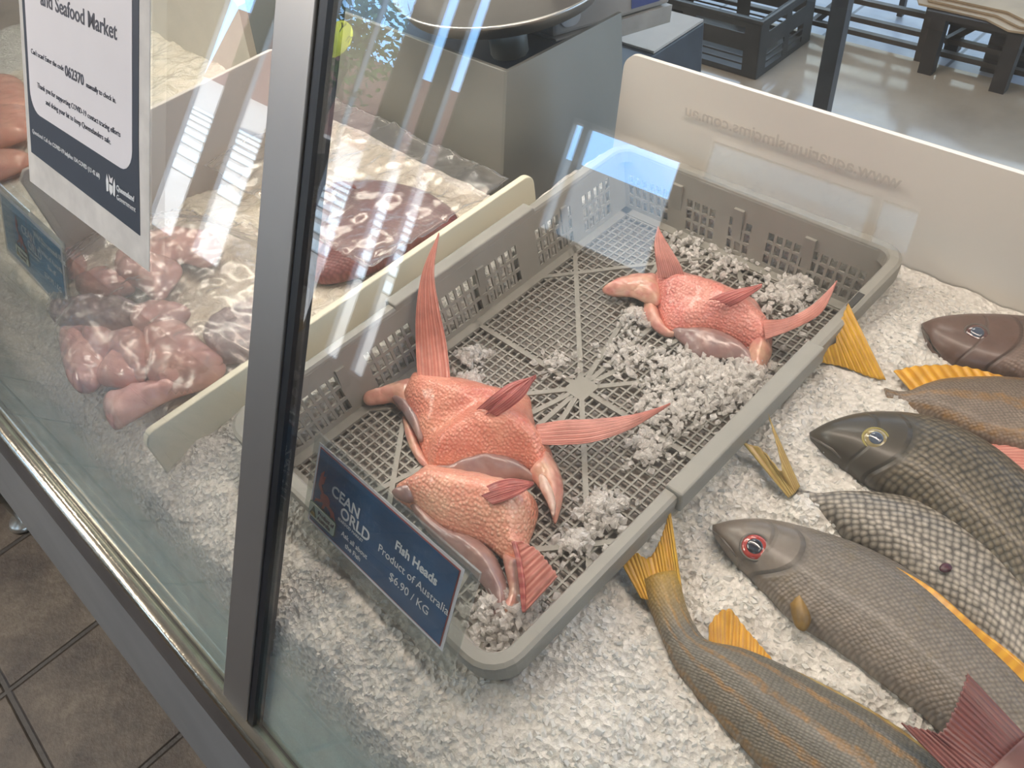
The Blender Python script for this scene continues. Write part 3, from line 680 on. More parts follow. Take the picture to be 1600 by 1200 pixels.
sl = multi('rim_slot', [[Vector(v_) + Vector((-.238, .655, -.5995)) for v_ in ((-.0035, -.013, -.001), (.0035, -.013, -.001), (.0035, .013, -.001), (-.0035, .013, -.001), (-.0035, -.013, .0004), (.0035, -.013, .0004), (.0035, .013, .0004), (-.0035, .013, .0004))]], simple('slot_shadow_grey', (.05, .05, .048), .8), cr)
sl['label'] = 'dark hand slot in the rim'
def wallgrid(name, A, B, C, D, zones, rows, parent, Lm, sw=.0082, pitch=.0118):
    """A,B bottom ends, C,D top ends; zones = slot runs in metres along the wall, rows = fractions of height"""
    us = [0.0]; hs = set()
    for z0_, z1_ in zones:
        k = z0_
        while k + sw <= z1_: us += [k, k + sw]; hs.add(round(k, 5)); k += pitch
    us = sorted(set(us + [Lm])); vsx = sorted({0.0, 1.0} | {r for rw in rows for r in rw}); V = []; F = []
    for v_ in vsx:
        for u_ in us:
            t = u_ / Lm; lo = A.lerp(B, t); hi = C.lerp(D, t); V.append(lo.lerp(hi, v_))
    nu = len(us)
    for j in range(len(vsx) - 1):
        for i in range(nu - 1):
            if round(us[i], 5) in hs and any(abs(vsx[j] - r0) < 1e-6 for r0, r1 in rows): continue
            a = j * nu + i; F.append((a, a + 1, a + nu + 1, a + nu))
    o = mesh(name, V, F, crate_plastic, parent); solid(o, .0026); return o
bi, ti = .024, .0145
b00, b10, b11, b01 = Vector((cx0 + bi, cy0 + bi, zf)), Vector((cx1 - bi, cy0 + bi, zf)), Vector((cx1 - bi, cy1 - bi, zf)), Vector((cx0 + bi, cy1 - bi, zf))
t00, t10, t11, t01 = Vector((cx0 + ti, cy0 + ti, -.606)), Vector((cx1 - ti, cy0 + ti, -.606)), Vector((cx1 - ti, cy1 - ti, -.606)), Vector((cx0 + ti, cy1 - ti, -.606))
LL = .609; LS = .369; rows3 = [(.10, .28), (.33, .51), (.56, .74)]
zl = [(.03, .115), (.15, .225), (.245, .40), (.43, .50), (.52, .585)]
wallgrid('left_wall', b00, b01, t00, t01, zl, rows3, cr, LL)
wallgrid('right_wall', b10, b11, t10, t11, zl, rows3, cr, LL)
wallgrid('far_wall', b01, b11, t01, t11, [(.008, .085), (.105, .155), (.17, .21), (.225, .36)], [(.08, .24), (.28, .44), (.48, .62)], cr, LS)
wallgrid('near_wall', b00, b10, t00, t10, [(.02, .10), (.135, .17), (.20, .235), (.262, .36)], [(.08, .27), (.32, .52)], cr, LS)
L = []
for y in (.245, .465, .62): bxl(L, cx0 + .008, cx0 + .021, y - .006, y + .006, -.69, -.622)
for x in (-.535, -.44, -.34): bxl(L, x - .007, x + .007, cy1 - .022, cy1 - .010, -.69, -.622)
for q in L: hexa('wall_rib', q, crate_plastic, cr)
box('under_sheet', cx0 + .020, cx1 - .020, cy0 + .020, cy1 - .020, -.7150, -.6990, simple('wet_tray_brown', (.34, .285, .245), .35, 0, .15, 20), cr)
# lattice floor
L = []; fx0, fx1, fy0, fy1 = cx0 + bi, cx1 - bi, cy0 + bi, cy1 - bi; ptc = .0108
k = 0
x = fx0 + ptc
while x < fx1: bxl(L, x - .0011, x + .0011, fy0, fy1, -.693, -.690); x += ptc
y = fy0 + ptc
while y < fy1: bxl(L, fx0, fx1, y - .0011, y + .0011, -.6932, -.6902); y += ptc
multi('lattice_floor', L, crate_plastic, cr)
L = []; hc = Vector(((fx0 + fx1) / 2, (fy0 + fy1) / 2, -.6905))
for q in ((fx0, hc.y), (fx1, hc.y), (hc.x, fy0), (hc.x, fy1), (fx0, fy0 + .11), (fx1, fy0 + .11), (fx0, fy1 - .11), (fx1, fy1 - .11), (hc.x - .09, fy0), (hc.x + .09, fy0), (hc.x - .09, fy1), (hc.x + .09, fy1)):
    L.append(bar(hc, (q[0], q[1], -.6905), .0062, .004))
for a, b_ in (((fx0, fy0 + .2), (hc.x, fy0 + .0)), ((fx1, fy0 + .2), (hc.x, fy0)), ((fx0, fy1 - .2), (hc.x, fy1)), ((fx1, fy1 - .2), (hc.x, fy1))): L.append(bar((*a, -.6905), (*b_, -.6905), .006, .0042))
bxl(L, fx0, fx0 + .014, fy0, fy1, -.693, -.6885); bxl(L, fx1 - .014, fx1, fy0, fy1, -.693, -.6885); bxl(L, fx0, fx1, fy0, fy0 + .014, -.693, -.6885); bxl(L, fx0, fx1, fy1 - .014, fy1, -.693, -.6885)
bxl(L, hc.x - .015, hc.x + .015, hc.y - .015, hc.y + .015, -.6926, -.6883)
multi('floor_rib', L, crate_plastic, cr)

# ================================================================ ICE
def sstep(a, b_, x):
    t = max(0.0, min(1.0, (x - a) / (b_ - a))); return t * t * (3 - 2 * t)
def fr(x, y, s, o=0): return noise.fractal(Vector((x * s, y * s, o)), 1.0, 2.0, 4)
def glass_z(x, y): return max(-.80, -.78 + (y - SH * (x + .48) + .045 - .0125) / math.tan(TA))
mounds = [(P(1300, 620, -.62), .085, .016), (P(1400, 520, -.62), .07, .016), (P(1150, 720, -.62), .06, .006), (P(1200, 950, -.63), .05, .008), (P(1350, 1080, -.63), .05, .010), (P(900, 1080, -.63), .12, .012), (P(1080, 1150, -.63), .06, .006), (P(1330, 760, -.62), .04, .010), (P(1262, 792, -.63), .022, .012), (P(1420, 640, -.62), .03, .012), (P(1230, 660, -.62), .05, .010), (P(560, 950, -.64), .06, .012)]
def ice_h(x, y):
    z = -.650 + .007 * fr(x, y, 8, 3) + .004 * fr(x, y, 42, 9)
    for c, s, a in mounds: z += a * math.exp(-((x - c.x) ** 2 + (y - c.y) ** 2) / (s * s))
    z += -.040 * (1 - sstep(-.03, .085 + .015 * fr(x, y, 9, 1), y))
    inside = sstep(-.640, -.630, x) * (1 - sstep(-.249, -.243, x)) * sstep(.122, .130, y) * (1 - sstep(.742, .750, y))
    z = z * (1 - inside) + (-.716) * inside
    return min(z, glass_z(x, y))
right_ice = sheet('crushed_ice', -.699, .52, -.045, .795, ice_h, ice_bed, step=.0042, keep=lambda x, y: y > -.043 + SH * (x + .48), label='bed of crushed ice around the grey crate and the whole fish', cat='ice', kind='stuff')
def left_h(x, y):
    z = -.664 + .006 * fr(x, y, 8, 5) + .0028 * fr(x, y, 40, 2) - .035 * (1 - sstep(-.03, .05 + .02 * fr(x, y, 7, 4), y)); return min(z, glass_z(x, y))
sheet('crushed_ice', -2.2, -.694, -.11, .62, left_h, ice_bed, step=.006, keep=lambda x, y: y > -.043 + SH * (x + .48), label='bed of crushed ice under the fillets left of the mullion', cat='ice', kind='stuff')
pl = []
while len(pl) < 20000:
    x = random.uniform(-.68, .34); y = random.uniform(-.02, .78)
    if -.640 < x < -.236 and .118 < y < .760: continue
    pl.append((x, y, ice_h(x, y) + random.uniform(-.002, .001)))
chips('ice_chips', pl, ice_chip, right_ice, .0016, .0045)
pl = []
for k in range(4200):
    x = random.uniform(-1.7, -.705); y = random.uniform(-.02, .22)
    if y > -.02 + SH * (x + .48): pl.append((x, y, left_h(x, y) + random.uniform(-.002, .001)))
lc = [o for o in col.objects if o.name.startswith('crushed_ice.')][0]
chips('ice_chips', pl, ice_chip, lc, .0018, .0048)
# loose ice inside the crate
def crate_ice(spots):
    out = []
    for (u, v, s, nn, h) in spots:
        c = P(u, v, -.688)
        for k in range(int(nn * .5)):
            x = c.x + random.gauss(0, s); y = c.y + random.gauss(0, s)
            if not (fx0 + .004 < x < fx1 - .002 and fy0 < y < fy1): continue
            d = math.hypot(x - c.x, y - c.y); out.append((x, y, -.687 + random.random() * h * math.exp(-(d / s) ** 2 / 2)))
    return out
spots = [(1080, 590, .022, 650, .016), (1130, 610, .022, 750, .018), (1170, 590, .016, 500, .018), (1040, 640, .018, 350, .010), (1010, 700, .014, 220, .010), (940, 800, .013, 380, .014), (900, 850, .010, 160, .010), (985, 560, .018, 200, .007), (735, 560, .009, 160, .016), (735, 600, .010, 180, .014), (870, 570, .014, 90, .006), (990, 500, .009, 180, .018), (1230, 470, .02, 300, .010), (1160, 420, .03, 240, .005), (1080, 385, .022, 160, .005), (800, 975, .022, 800, .020), (770, 960, .012, 250, .02), (640, 520, .010, 90, .012), (1250, 450, .012, 180, .018), (1090, 560, .05, 180, .004)]
chips('loose_ice', crate_ice(spots), wet_chip, None, .0025, .007, label='loose shards of crushed ice scattered on the lattice floor of the grey crate', cat='ice', kind='stuff')

# ================================================================ PINK FISH HEADS
pink = skin_mat('pink_fish_skin', (.86, .40, .27), (.78, .27, .19), (.66, .17, .12), .0034, .3, .42)
pink2 = skin_mat('pale_pink_fish_skin', (.90, .56, .40), (.82, .36, .26), (.72, .25, .18), .0040, .3, .45)
pink3 = skin_mat('rosy_fish_skin', (.86, .42, .34), (.76, .25, .21), (.64, .17, .14), .0034, .3, .42)
memb = skin_mat('gill_membrane', (.38, .23, .19), (.26, .13, .12), (.26, .20, .21), .02, .25, .15)
meat = skin_mat('raw_cut_flesh', (.72, .38, .30), (.58, .17, .16), (.62, .42, .28), .012, .2, .3)
finred = fin_mat('red_fin', (.42, .09, .085), (.62, .21, .18), 7, .4)
finpink = fin_mat('pink_fin', (.60, .19, .14), (.70, .29, .22), 10, .4)
finpale = fin_mat('pale_pink_fin', (.58, .21, .17), (.70, .33, .27), 12, .4)
PZ = -.684
def ridge(a, b_, hgt, wd):
    def f(x, y):
        q = Vector((x, y)); A_, B_ = Vector(a[:2]), Vector(b_[:2]); d = B_ - A_; t = max(0, min(1, (q - A_).dot(d) / d.length_squared)); return hgt * math.exp(-((q - A_ - d * t).length / wd) ** 2)
    return f
HG = 'pink fish heads in the grey crate'
zA = PZ
hA = thing('fish_collar', 'largest pink cut fish head in the crate, with a long fin standing upright', 'fish head', P(740, 680, -.69), HG)
r1 = ridge(P(640, 610, zA), P(830, 690, zA), .012, .03); r2 = ridge(P(660, 700, zA), P(840, 690, zA), .006, .018); v1 = ridge(P(670, 700, zA), P(790, 640, zA), -.011, .014)
slab('collar', [(656, 596), (704, 598), (735, 600), (775, 609), (823, 616), (831, 641), (836, 662), (846, 685), (858, 697), (864, 716), (860, 735), (848, 752), (830, 742), (812, 732), (790, 735), (760, 740), (720, 740), (695, 738), (672, 731), (657, 698), (646, 668), (634, 648), (628, 630), (638, 612), (645, 600)], zA, .034, .016, pink, hA, hf=lambda x, y: r1(x, y) + r2(x, y) + v1(x, y))
slab('gill_membrane', [(672, 729), (700, 727), (722, 716), (745, 706), (768, 703), (795, 710), (820, 726), (842, 748), (830, 752), (808, 746), (780, 754), (748, 755), (715, 750), (690, 742)], zA + .002, .024, .014, memb, hA, pitch=.003)
slab('left_arm', [(655, 594), (640, 593), (613, 600), (596, 607), (574, 613), (567, 621), (572, 630), (592, 629), (612, 627), (626, 640), (640, 640), (655, 640), (662, 615)], zA + .006, .014, .007, meat, hA, pitch=.003)
slab('grey_flap', [(612, 620), (630, 620), (646, 634), (658, 655), (662, 680), (655, 688), (642, 664), (628, 642)], zA + .010, .012, .008, memb, hA, pitch=.003)
slab('lower_flap', [(630, 650), (645, 668), (657, 700), (672, 731), (655, 722), (640, 698), (632, 672)], zA, .010, .006, meat, hA, pitch=.003)
slab('right_arm', [(848, 700), (862, 712), (874, 733), (880, 758), (878, 785), (868, 816), (860, 800), (850, 774), (838, 755), (826, 740), (838, 722)], zA + .004, .022, .008, meat, hA, pitch=.003)
slab('bone_end', [(842, 742), (852, 744), (862, 762), (868, 785), (864, 805), (854, 782), (844, 762)], zA + .018, .010, .005, skin_mat('pale_bone', (.80, .66, .54), (.66, .42, .36), (.55, .30, .28), .01, .25, .2), hA, pitch=.003)
fin('pectoral_fin', [(654, 608, zA + .03), (650, 540, -.630), (651, 480, -.598), (662, 420, -.570), (686, 366, -.545)], [(705, 606, zA + .03), (698, 540, -.630), (686, 480, -.598), (678, 425, -.570), (686, 366, -.545)], finpink, hA, 6, 80, 40, .0003, sag=.002, lengthwise=True)
fin('pectoral_fin', [(838, 664, zA + .022), (880, 657, zA + .03), (930, 655, zA + .03), (990, 648, zA + .028), (1047, 632, zA + .02)], [(838, 694, zA + .022), (880, 695, zA + .02), (930, 690, zA + .022), (990, 668, zA + .022), (1047, 632, zA + .02)], finpale, hA, 6, 80, 40, .0003, sag=.002, lengthwise=True)
for q in (0, 1):
    fin('pelvic_fin', [(745 + 14 * q, 640 + 8 * q, zA + .045), (770 + 12 * q, 618 + 8 * q, zA + .062), (800 + 8 * q, 598 + 8 * q, zA + .068), (838 - 4 * q, 590 + 2 * q, zA + .07)], [(768 + 8 * q, 645 + 6 * q, zA + .045), (795 + 4 * q, 630 + 6 * q, zA + .055), (820, 612 + 6 * q, zA + .062), (838 - 4 * q, 590 + 2 * q, zA + .07)], finred, hA, 5, 40, 20, .0004, sag=.004, lengthwise=True)
hB = thing('fish_collar', 'pale pink cut fish head with a fanned fin, partly behind the ticket', 'fish head', P(740, 830, -.69), HG)
zB = PZ
r3_ = ridge(P(660, 770, zB), P(830, 800, zB), .014, .03)
slab('collar', [(613, 770), (649, 752), (670, 732), (690, 734), (730, 740), (770, 748), (805, 758), (832, 774), (841, 797), (836, 820), (826, 850), (826, 872), (806, 880), (785, 872), (765, 855), (740, 842), (715, 836), (690, 826), (665, 808), (637, 790)], zB, .030, .018, pink2, hB, hf=r3_)
slab('gill_membrane', [(640, 788), (652, 784), (672, 804), (700, 826), (728, 834), (752, 846), (772, 866), (788, 898), (797, 930), (789, 962), (778, 978), (770, 968), (768, 935), (745, 903), (722, 880), (696, 858), (665, 826)], zB + .002, .022, .013, memb, hB, pitch=.003)
slab('cut_edge', [(786, 866), (806, 872), (822, 876), (812, 890), (812, 915), (812, 940), (800, 960), (783, 978), (784, 950), (795, 925), (790, 895)], zB + .006, .016, .008, meat, hB, pitch=.003)
slab('dark_flap', [(612, 768), (640, 755), (655, 752), (657, 765), (645, 780), (632, 782)], zB + .014, .012, .006, memb, hB, pitch=.003)
fin('pectoral_fin', [(802, 846, zB + .03), (808, 870, zB + .03), (814, 910, zB + .025), (819, 957, zB + .02)], [(814, 846, zB + .034), (838, 858, zB + .036), (855, 877, zB + .036), (872, 900, zB + .036)], finpale, hB, 8, 50, 24, .0008, jag=.02)
fin('fin_spine', [(800, 846, zB + .034), (808, 880, zB + .032), (812, 915, zB + .028), (816, 957, zB + .022)], [(806, 846, zB + .036), (815, 880, zB + .034), (820, 915, zB + .03), (821, 957, zB + .022)], finred, hB, 2, 30, 6, 0, th=.003)
for q in (0, 1):
    fin('pelvic_fin', [(752, 764 + 10 * q, zB + .035), (775, 753 + 12 * q, zB + .045), (800, 748 + 12 * q, zB + .048), (834, 754 + 3 * q, zB + .05)], [(770, 788, zB + .035), (795, 780, zB + .042), (815, 770, zB + .046), (834, 757, zB + .05)], finred, hB, 5, 40, 16, .0004, lengthwise=True)
hC = thing('fish_collar', 'rosy pink cut fish head lying alone at the far right of the crate', 'fish head', P(1100, 490, -.69), HG)
zC = PZ
r4 = ridge(P(1030, 450, zC), P(1180, 520, zC), .012, .035); v4 = ridge(P(1060, 490, zC), P(1150, 480, zC), -.006, .015)
slab('collar', [(1024, 430), (1045, 432), (1072, 438), (1105, 445), (1136, 453), (1170, 466), (1188, 480), (1192, 496), (1205, 515), (1206, 540), (1195, 552), (1175, 545), (1150, 530), (1120, 517), (1090, 514), (1060, 519), (1042, 512), (1030, 490), (1020, 465), (1018, 445)], zC, .030, .018, pink3, hC, hf=lambda x, y: r4(x, y) + v4(x, y))
slab('left_arm', [(1028, 432), (1000, 429), (972, 434), (952, 443), (941, 452), (955, 459), (987, 461), (1008, 470), (1028, 474), (1036, 455)], zC + .010, .014, .007, meat, hC, pitch=.003)
slab('lower_flap', [(1010, 466), (1026, 476), (1034, 498), (1046, 516), (1058, 521), (1040, 523), (1018, 508), (1006, 484)], zC, .014, .007, meat, hC, pitch=.003)
slab('gill_membrane', [(1050, 516), (1075, 513), (1108, 513), (1140, 524), (1168, 543), (1184, 566), (1182, 584), (1166, 574), (1150, 561), (1125, 558), (1094, 556), (1070, 538)], zC + .001, .018, .012, memb, hC, pitch=.003)
slab('right_arm', [(1178, 530), (1200, 535), (1207, 548), (1198, 568), (1186, 584), (1174, 576), (1168, 552)], zC + .004, .018, .008, meat, hC, pitch=.003)
fin('pectoral_fin', [(1029, 434, zC + .028), (1024, 400, zC + .05), (1023, 378, zC + .06), (1028, 356, zC + .07)], [(1073, 440, zC + .028), (1062, 412, zC + .048), (1046, 385, zC + .06), (1028, 356, zC + .07)], finpale, hC, 6, 60, 30, .0004, sag=.002, lengthwise=True)
fin('pectoral_fin', [(1190, 500, zC + .024), (1228, 498, zC + .045), (1268, 478, zC + .06), (1307, 441, zC + .078)], [(1196, 530, zC + .022), (1240, 514, zC + .042), (1284, 488, zC + .058), (1307, 441, zC + .078)], finpale, hC, 6, 60, 30, .0003, sag=.002, lengthwise=True)
for q in (0, 1):
    fin('pelvic_fin', [(1108 + 14 * q, 468 + 6 * q, zC + .038), (1140 + 8 * q, 455 + 7 * q, zC + .048), (1190, 446 + q, zC + .055)], [(1135 + 6 * q, 477 + 2 * q, zC + .036), (1160, 466 + 4 * q, zC + .045), (1190, 448 + q, zC + .055)], finred, hC, 4, 40, 16, .0004, sag=.003, lengthwise=True)

# ================================================================ WHOLE FISH
yel = fin_mat('yellow_fin', (.56, .27, .012), (.68, .40, .02), 18, .4)
yel2 = fin_mat('golden_fin', (.58, .26, .010), (.70, .37, .02), 18, .4)
olive = fin_mat('olive_fin', (.38, .24, .06), (.52, .38, .12), 8, .4)
redt = fin_mat('dark_red_fin', (.13, .025, .022), (.20, .05, .038), 16, .5)
greym = fish_mat('grey_spangled_skin', (.12, .098, .072), (.21, .18, .15), (.30, .235, .18), .5, .215, .0042, None, 9, (.14, .10, .04), .7, (.17, .14, .115))
stripem = fish_mat('yellow_striped_skin', (.11, .095, .066), (.165, .15, .12), (.25, .20, .14), .5, .16, .0034, (.36, .17, .025), 8, None, .75, None, (.40, .24, .03), .87)
stripem2 = fish_mat('brown_striped_skin', (.12, .09, .065), (.21, .165, .13), (.28, .205, .15), .5, -.2, .0036, (.30, .15, .03), 5, None, .7)
darkm = fish_mat('dark_emperor_skin', (.05, .042, .03), (.11, .09, .06), (.13, .095, .06), .5, .27, .0068, None, 9, None, 1.0, (.045, .038, .028))
scalem = fish_mat('silver_scaled_skin', (.11, .095, .08), (.24, .215, .18), (.18, .15, .13), .5, -.2, .0066, None, 9, None, 1.0)
brownm = fish_mat('brown_snapper_skin', (.08, .05, .042), (.17, .115, .09), (.24, .165, .13), .5, .36, .004, None, 9, (.10, .05, .03), .5, (.14, .085, .07))
def eye(parent, u, v, z, r, iris, pup, rim, nrm=(.10, -.25, 1)):
    c = P(u, v, z); nn = Vector(nrm).normalized(); a = nn.orthogonal().normalized(); b_ = nn.cross(a)
    def dome(name, rad, h, off, m, n=28, rings=7):
        V = []; F = []
        for i in range(rings):
            t = i / (rings - 1) * math.pi / 2
            for k in range(n): V.append(c + nn * (off + h * math.cos(t)) + (a * math.cos(2 * math.pi * k / n) + b_ * math.sin(2 * math.pi * k / n)) * rad * math.sin(t))
        F = [(i * n + k, i * n + (k + 1) % n, (i + 1) * n + (k + 1) % n, (i + 1) * n + k) for i in range(rings - 1) for k in range(n)]
        return mesh(name, V, F, m, e if name != 'eye' else parent, True)
    e = None
    e = dome('eye', r, r * .34, 0, iris)
    # socket ring
    V = []; F = []; n = 32; mq = 8
    for k in range(n):
        t = 2 * math.pi * k / n; d = a * math.cos(t) + b_ * math.sin(t)
        for j in range(mq): s = 2 * math.pi * j / mq; V.append(c + d * (r * 1.04 + r * .12 * math.cos(s)) + nn * (r * .12 * math.sin(s)))
    F = [(k * mq + j, k * mq + (j + 1) % mq, ((k + 1) % n) * mq + (j + 1) % mq, ((k + 1) % n) * mq + j) for k in range(n) for j in range(mq)]
    mesh('eye_socket', V, F, rim, e, True)
    dome('pupil', r * .62, r * .22, r * .22, pup)
wet = dict(Coat_Weight=1.0, Coat_Roughness=.03)
ir_red = simple('red_iris', (.44, .05, .035), .15, 0, .15, 300, **wet); ir_gold = simple('gold_iris', (.34, .27, .12), .15, 0, .2, 300, **wet); ir_dark = simple('dark_iris', (.12, .05, .045), .12, 0, .2, 300, **wet)
pupm = simple('pupil_black', (.02, .022, .03), .05, 0, .1, **wet); pup2 = simple('pupil_blue_grey', (.07, .085, .12), .05, 0, .1, **wet)
rimd = simple('eye_rim_dark', (.10, .085, .07), .3, 0, .1); rimy = simple('eye_rim_yellow', (.30, .25, .05), .3, 0, .1)
FG = 'whole fish laid on the crushed ice'
# front fish, tail to the upper left
f = thing('whole_fish', 'grey fish with yellow stripes and a forked yellow tail, nearest the camera', 'fish', P(1250, 1130, -.66), FG)
fz = -.640
fish_body('trunk', [(1600, 1700), (1628, 1560), (1600, 1420), (1560, 1310), (1500, 1225), (1430, 1165), (1360, 1117), (1290, 1078), (1225, 1044), (1165, 1020), (1110, 1008), (1085, 978), (1070, 940), (1062, 900)],
          [(1588, 1712), (1520, 1600), (1450, 1500), (1390, 1420), (1320, 1330), (1255, 1255), (1190, 1197), (1135, 1140), (1090, 1090), (1060, 1050), (1040, 1012), (1025, 975), (1012, 945), (1002, 915)], fz, .026, stripem, f)
fin('caudal_fin', [(1002, 935, fz + .004), (1018, 938, fz + .006), (1034, 938, fz + .007), (1052, 935, fz + .006), (1066, 925, fz + .004)], [(958, 858, fz + .012), (985, 858, fz + .012), (1013, 872, fz + .010), (1033, 840, fz + .016), (1047, 797, fz + .024)], yel, f, 15, 70, 26, .0005, jag=.015)
fin('soft_dorsal_fin', [(1108, 1012, fz + .008), (1130, 1016, fz + .008), (1158, 1022, fz + .008), (1180, 1030, fz + .008), (1205, 1040, fz + .006)], [(1108, 978, fz + .012), (1122, 958, fz + .016), (1141, 952, fz + .016), (1162, 978, fz + .012), (1210, 1034, fz + .008)], yel2, f, 10, 60, 16, .0007, jag=.03)
fin('dorsal_ridge', [(1205, 1040, fz + .006), (1290, 1082, fz + .008), (1400, 1146, fz + .008), (1500, 1230, fz + .008)], [(1205, 1032, fz + .004), (1295, 1074, fz + .004), (1405, 1138, fz + .004), (1506, 1222, fz + .004)], olive, f, 20, 60, 4, .0004)
# red-eyed fish
f = thing('whole_fish', 'grey mottled fish with a bright red eye and a yellow line along its back', 'fish', P(1330, 950, -.66), FG)
fz = -.636
fish_body('trunk', [(1113, 822), (1150, 817), (1200, 818), (1260, 830), (1330, 852), (1400, 885), (1450, 920), (1500, 962), (1550, 1012), (1600, 1062), (1660, 1130), (1720, 1210), (1762, 1300), (1790, 1400), (1802, 1480)],
          [(1114, 832), (1130, 856), (1158, 888), (1200, 930), (1238, 968), (1290, 1000), (1340, 1036), (1400, 1082), (1450, 1122), (1500, 1165), (1560, 1220), (1620, 1290), (1690, 1375), (1742, 1440), (1772, 1500)], fz, .028, greym, f)
eye(f, 1179, 855, fz + .019, .0112, ir_red, pupm, rimd)
tube('mouth_line', [P(1114, 830, fz + .004), P(1128, 842, fz + .010), P(1140, 856, fz + .012), P(1150, 870, fz + .010)], [.0006, .0012, .0012, .0005], rimd, f, 6)
slab('pectoral_patch', [(1236, 905), (1250, 900), (1262, 925), (1268, 965), (1258, 985), (1242, 975), (1235, 945)], fz + .012, .010, .006, simple('ochre_fin_base', (.30, .17, .03), .4, 0, .3, 80), f, pitch=.003, under=.006)
fin('dorsal_fin', [(1368, 876, fz + .016), (1446, 926, fz + .018), (1514, 990, fz + .018), (1572, 1048, fz + .018), (1650, 1134, fz + .018)], [(1371, 871, fz + .017), (1453, 917, fz + .019), (1524, 977, fz + .021), (1592, 1030, fz + .023), (1680, 1112, fz + .024)], yel2, f, 30, 70, 6, .0001)
fin('caudal_fin', [(1772, 1502, fz + .004), (1786, 1494, fz + .006), (1803, 1482, fz + .004)], [(1760, 1600, fz + .008), (1810, 1560, fz + .008), (1850, 1590, fz + .012)], yel, f, 14, 40, 16, .0004)
# dark fish with the pale eye
f = thing('whole_fish', 'dark olive fish with a pointed snout and a gold-ringed blue-grey eye', 'fish', P(1430, 720, -.66), FG)
fz = -.630
fish_body('trunk', [(1264, 678), (1300, 664), (1340, 654), (1385, 652), (1430, 656), (1480, 670), (1530, 693), (1580, 730), (1640, 785), (1700, 850), (1755, 925), (1800, 1010), (1820, 1075)],
          [(1266, 686), (1284, 706), (1318, 728), (1352, 750), (1385, 768), (1420, 785), (1470, 822), (1530, 875), (1580, 930), (1630, 985), (1695, 1045), (1755, 1085), (1795, 1100)], fz, .030, darkm, f)
eye(f, 1368, 686, fz + .024, .0105, ir_gold, pup2, rimy)
tube('mouth_line', [P(1266, 682, fz + .003), P(1284, 692, fz + .010), P(1300, 702, fz + .013), P(1314, 716, fz + .011)], [.0006, .0012, .0012, .0005], rimd, f, 6)
fin('caudal_fin', [(1796, 1102, fz + .004), (1810, 1092, fz + .006), (1822, 1078, fz + .004)], [(1800, 1170, fz + .006), (1850, 1140, fz + .006), (1880, 1120, fz + .010)], olive, f, 12, 40, 16, .0004)
# silver scaled fish, tail left
f = thing('whole_fish', 'large-scaled silver-grey fish with an olive tail, between the red-eyed and dark fish', 'fish', P(1430, 860, -.66), FG)
fz = -.640
fish_body('trunk', [(1812, 1262), (1800, 1160), (1760, 1060), (1700, 960), (1640, 890), (1580, 845), (1510, 810), (1440, 786), (1380, 776), (1320, 773), (1280, 774), (1245, 765)],
          [(1795, 1275), (1715, 1245), (1640, 1170), (1570, 1090), (1520, 1010), (1460, 950), (1410, 905), (1370, 872), (1330, 846), (1300, 820), (1270, 800), (1238, 782)], fz, .026, scalem, f)
fin('caudal_fin', [(1232, 778, fz + .008), (1238, 774, fz + .010), (1244, 768, fz + .010), (1250, 760, fz + .010)], [(1160, 692, fz + .022), (1188, 700, fz + .024), (1222, 735, fz + .024), (1200, 646, fz + .040)], olive, f, 9, 60, 24, .0005, jag=.02)
fin('dorsal_ridge', [(1272, 778, fz + .008), (1300, 776, fz + .01), (1340, 775, fz + .01), (1390, 780, fz + .01)], [(1268, 772, fz + .006), (1300, 770, fz + .008), (1340, 770, fz + .008), (1390, 776, fz + .008)], redt, f, 12, 40, 4, .0003)
slab('wound', [(1468, 886), (1474, 880), (1484, 881), (1488, 888), (1481, 893), (1471, 892)], fz + .024, .0025, .003, simple('bruised_red_mark', (.10, .015, .03), .3, 0, .4, 300), f, pitch=.0015, under=.004)
# striped fish, back right, yellow tail standing in the ice
f = thing('whole_fish', 'brown striped fish with a high yellow fin, behind the dark pointed-snout one', 'fish', P(1500, 630, -.66), FG)
fz = -.636
fish_body('trunk', [(1890, 690), (1810, 640), (1700, 610), (1640, 600), (1580, 596), (1520, 594), (1470, 598), (1440, 606), (1410, 616), (1380, 610)],
          [(1880, 705), (1800, 745), (1700, 740), (1640, 722), (1580, 704), (1530, 690), (1490, 672), (1455, 655), (1420, 640), (1385, 628)], fz, .024, stripem2, f)
fin('soft_dorsal_fin', [(1424, 612, fz + .008), (1460, 600, fz + .01), (1510, 594, fz + .01), (1600, 597, fz + .008), (1690, 608, fz + .006)], [(1396, 580, fz + .012), (1435, 572, fz + .014), (1500, 572, fz + .014), (1590, 592, fz + .01), (1690, 602, fz + .006)], yel2, f, 18, 80, 14, .0006, jag=.02)
fin('caudal_fin', [(1384, 594, fz + .006), (1362, 590, fz + .006), (1335, 580, fz + .006), (1312, 572, fz + .006), (1278, 566, fz + .006)], [(1325, 474, fz + .044), (1308, 515, fz + .030), (1303, 538, fz + .022), (1268, 541, fz + .018)], yel, f, 9, 60, 26, .0006, jag=.01)
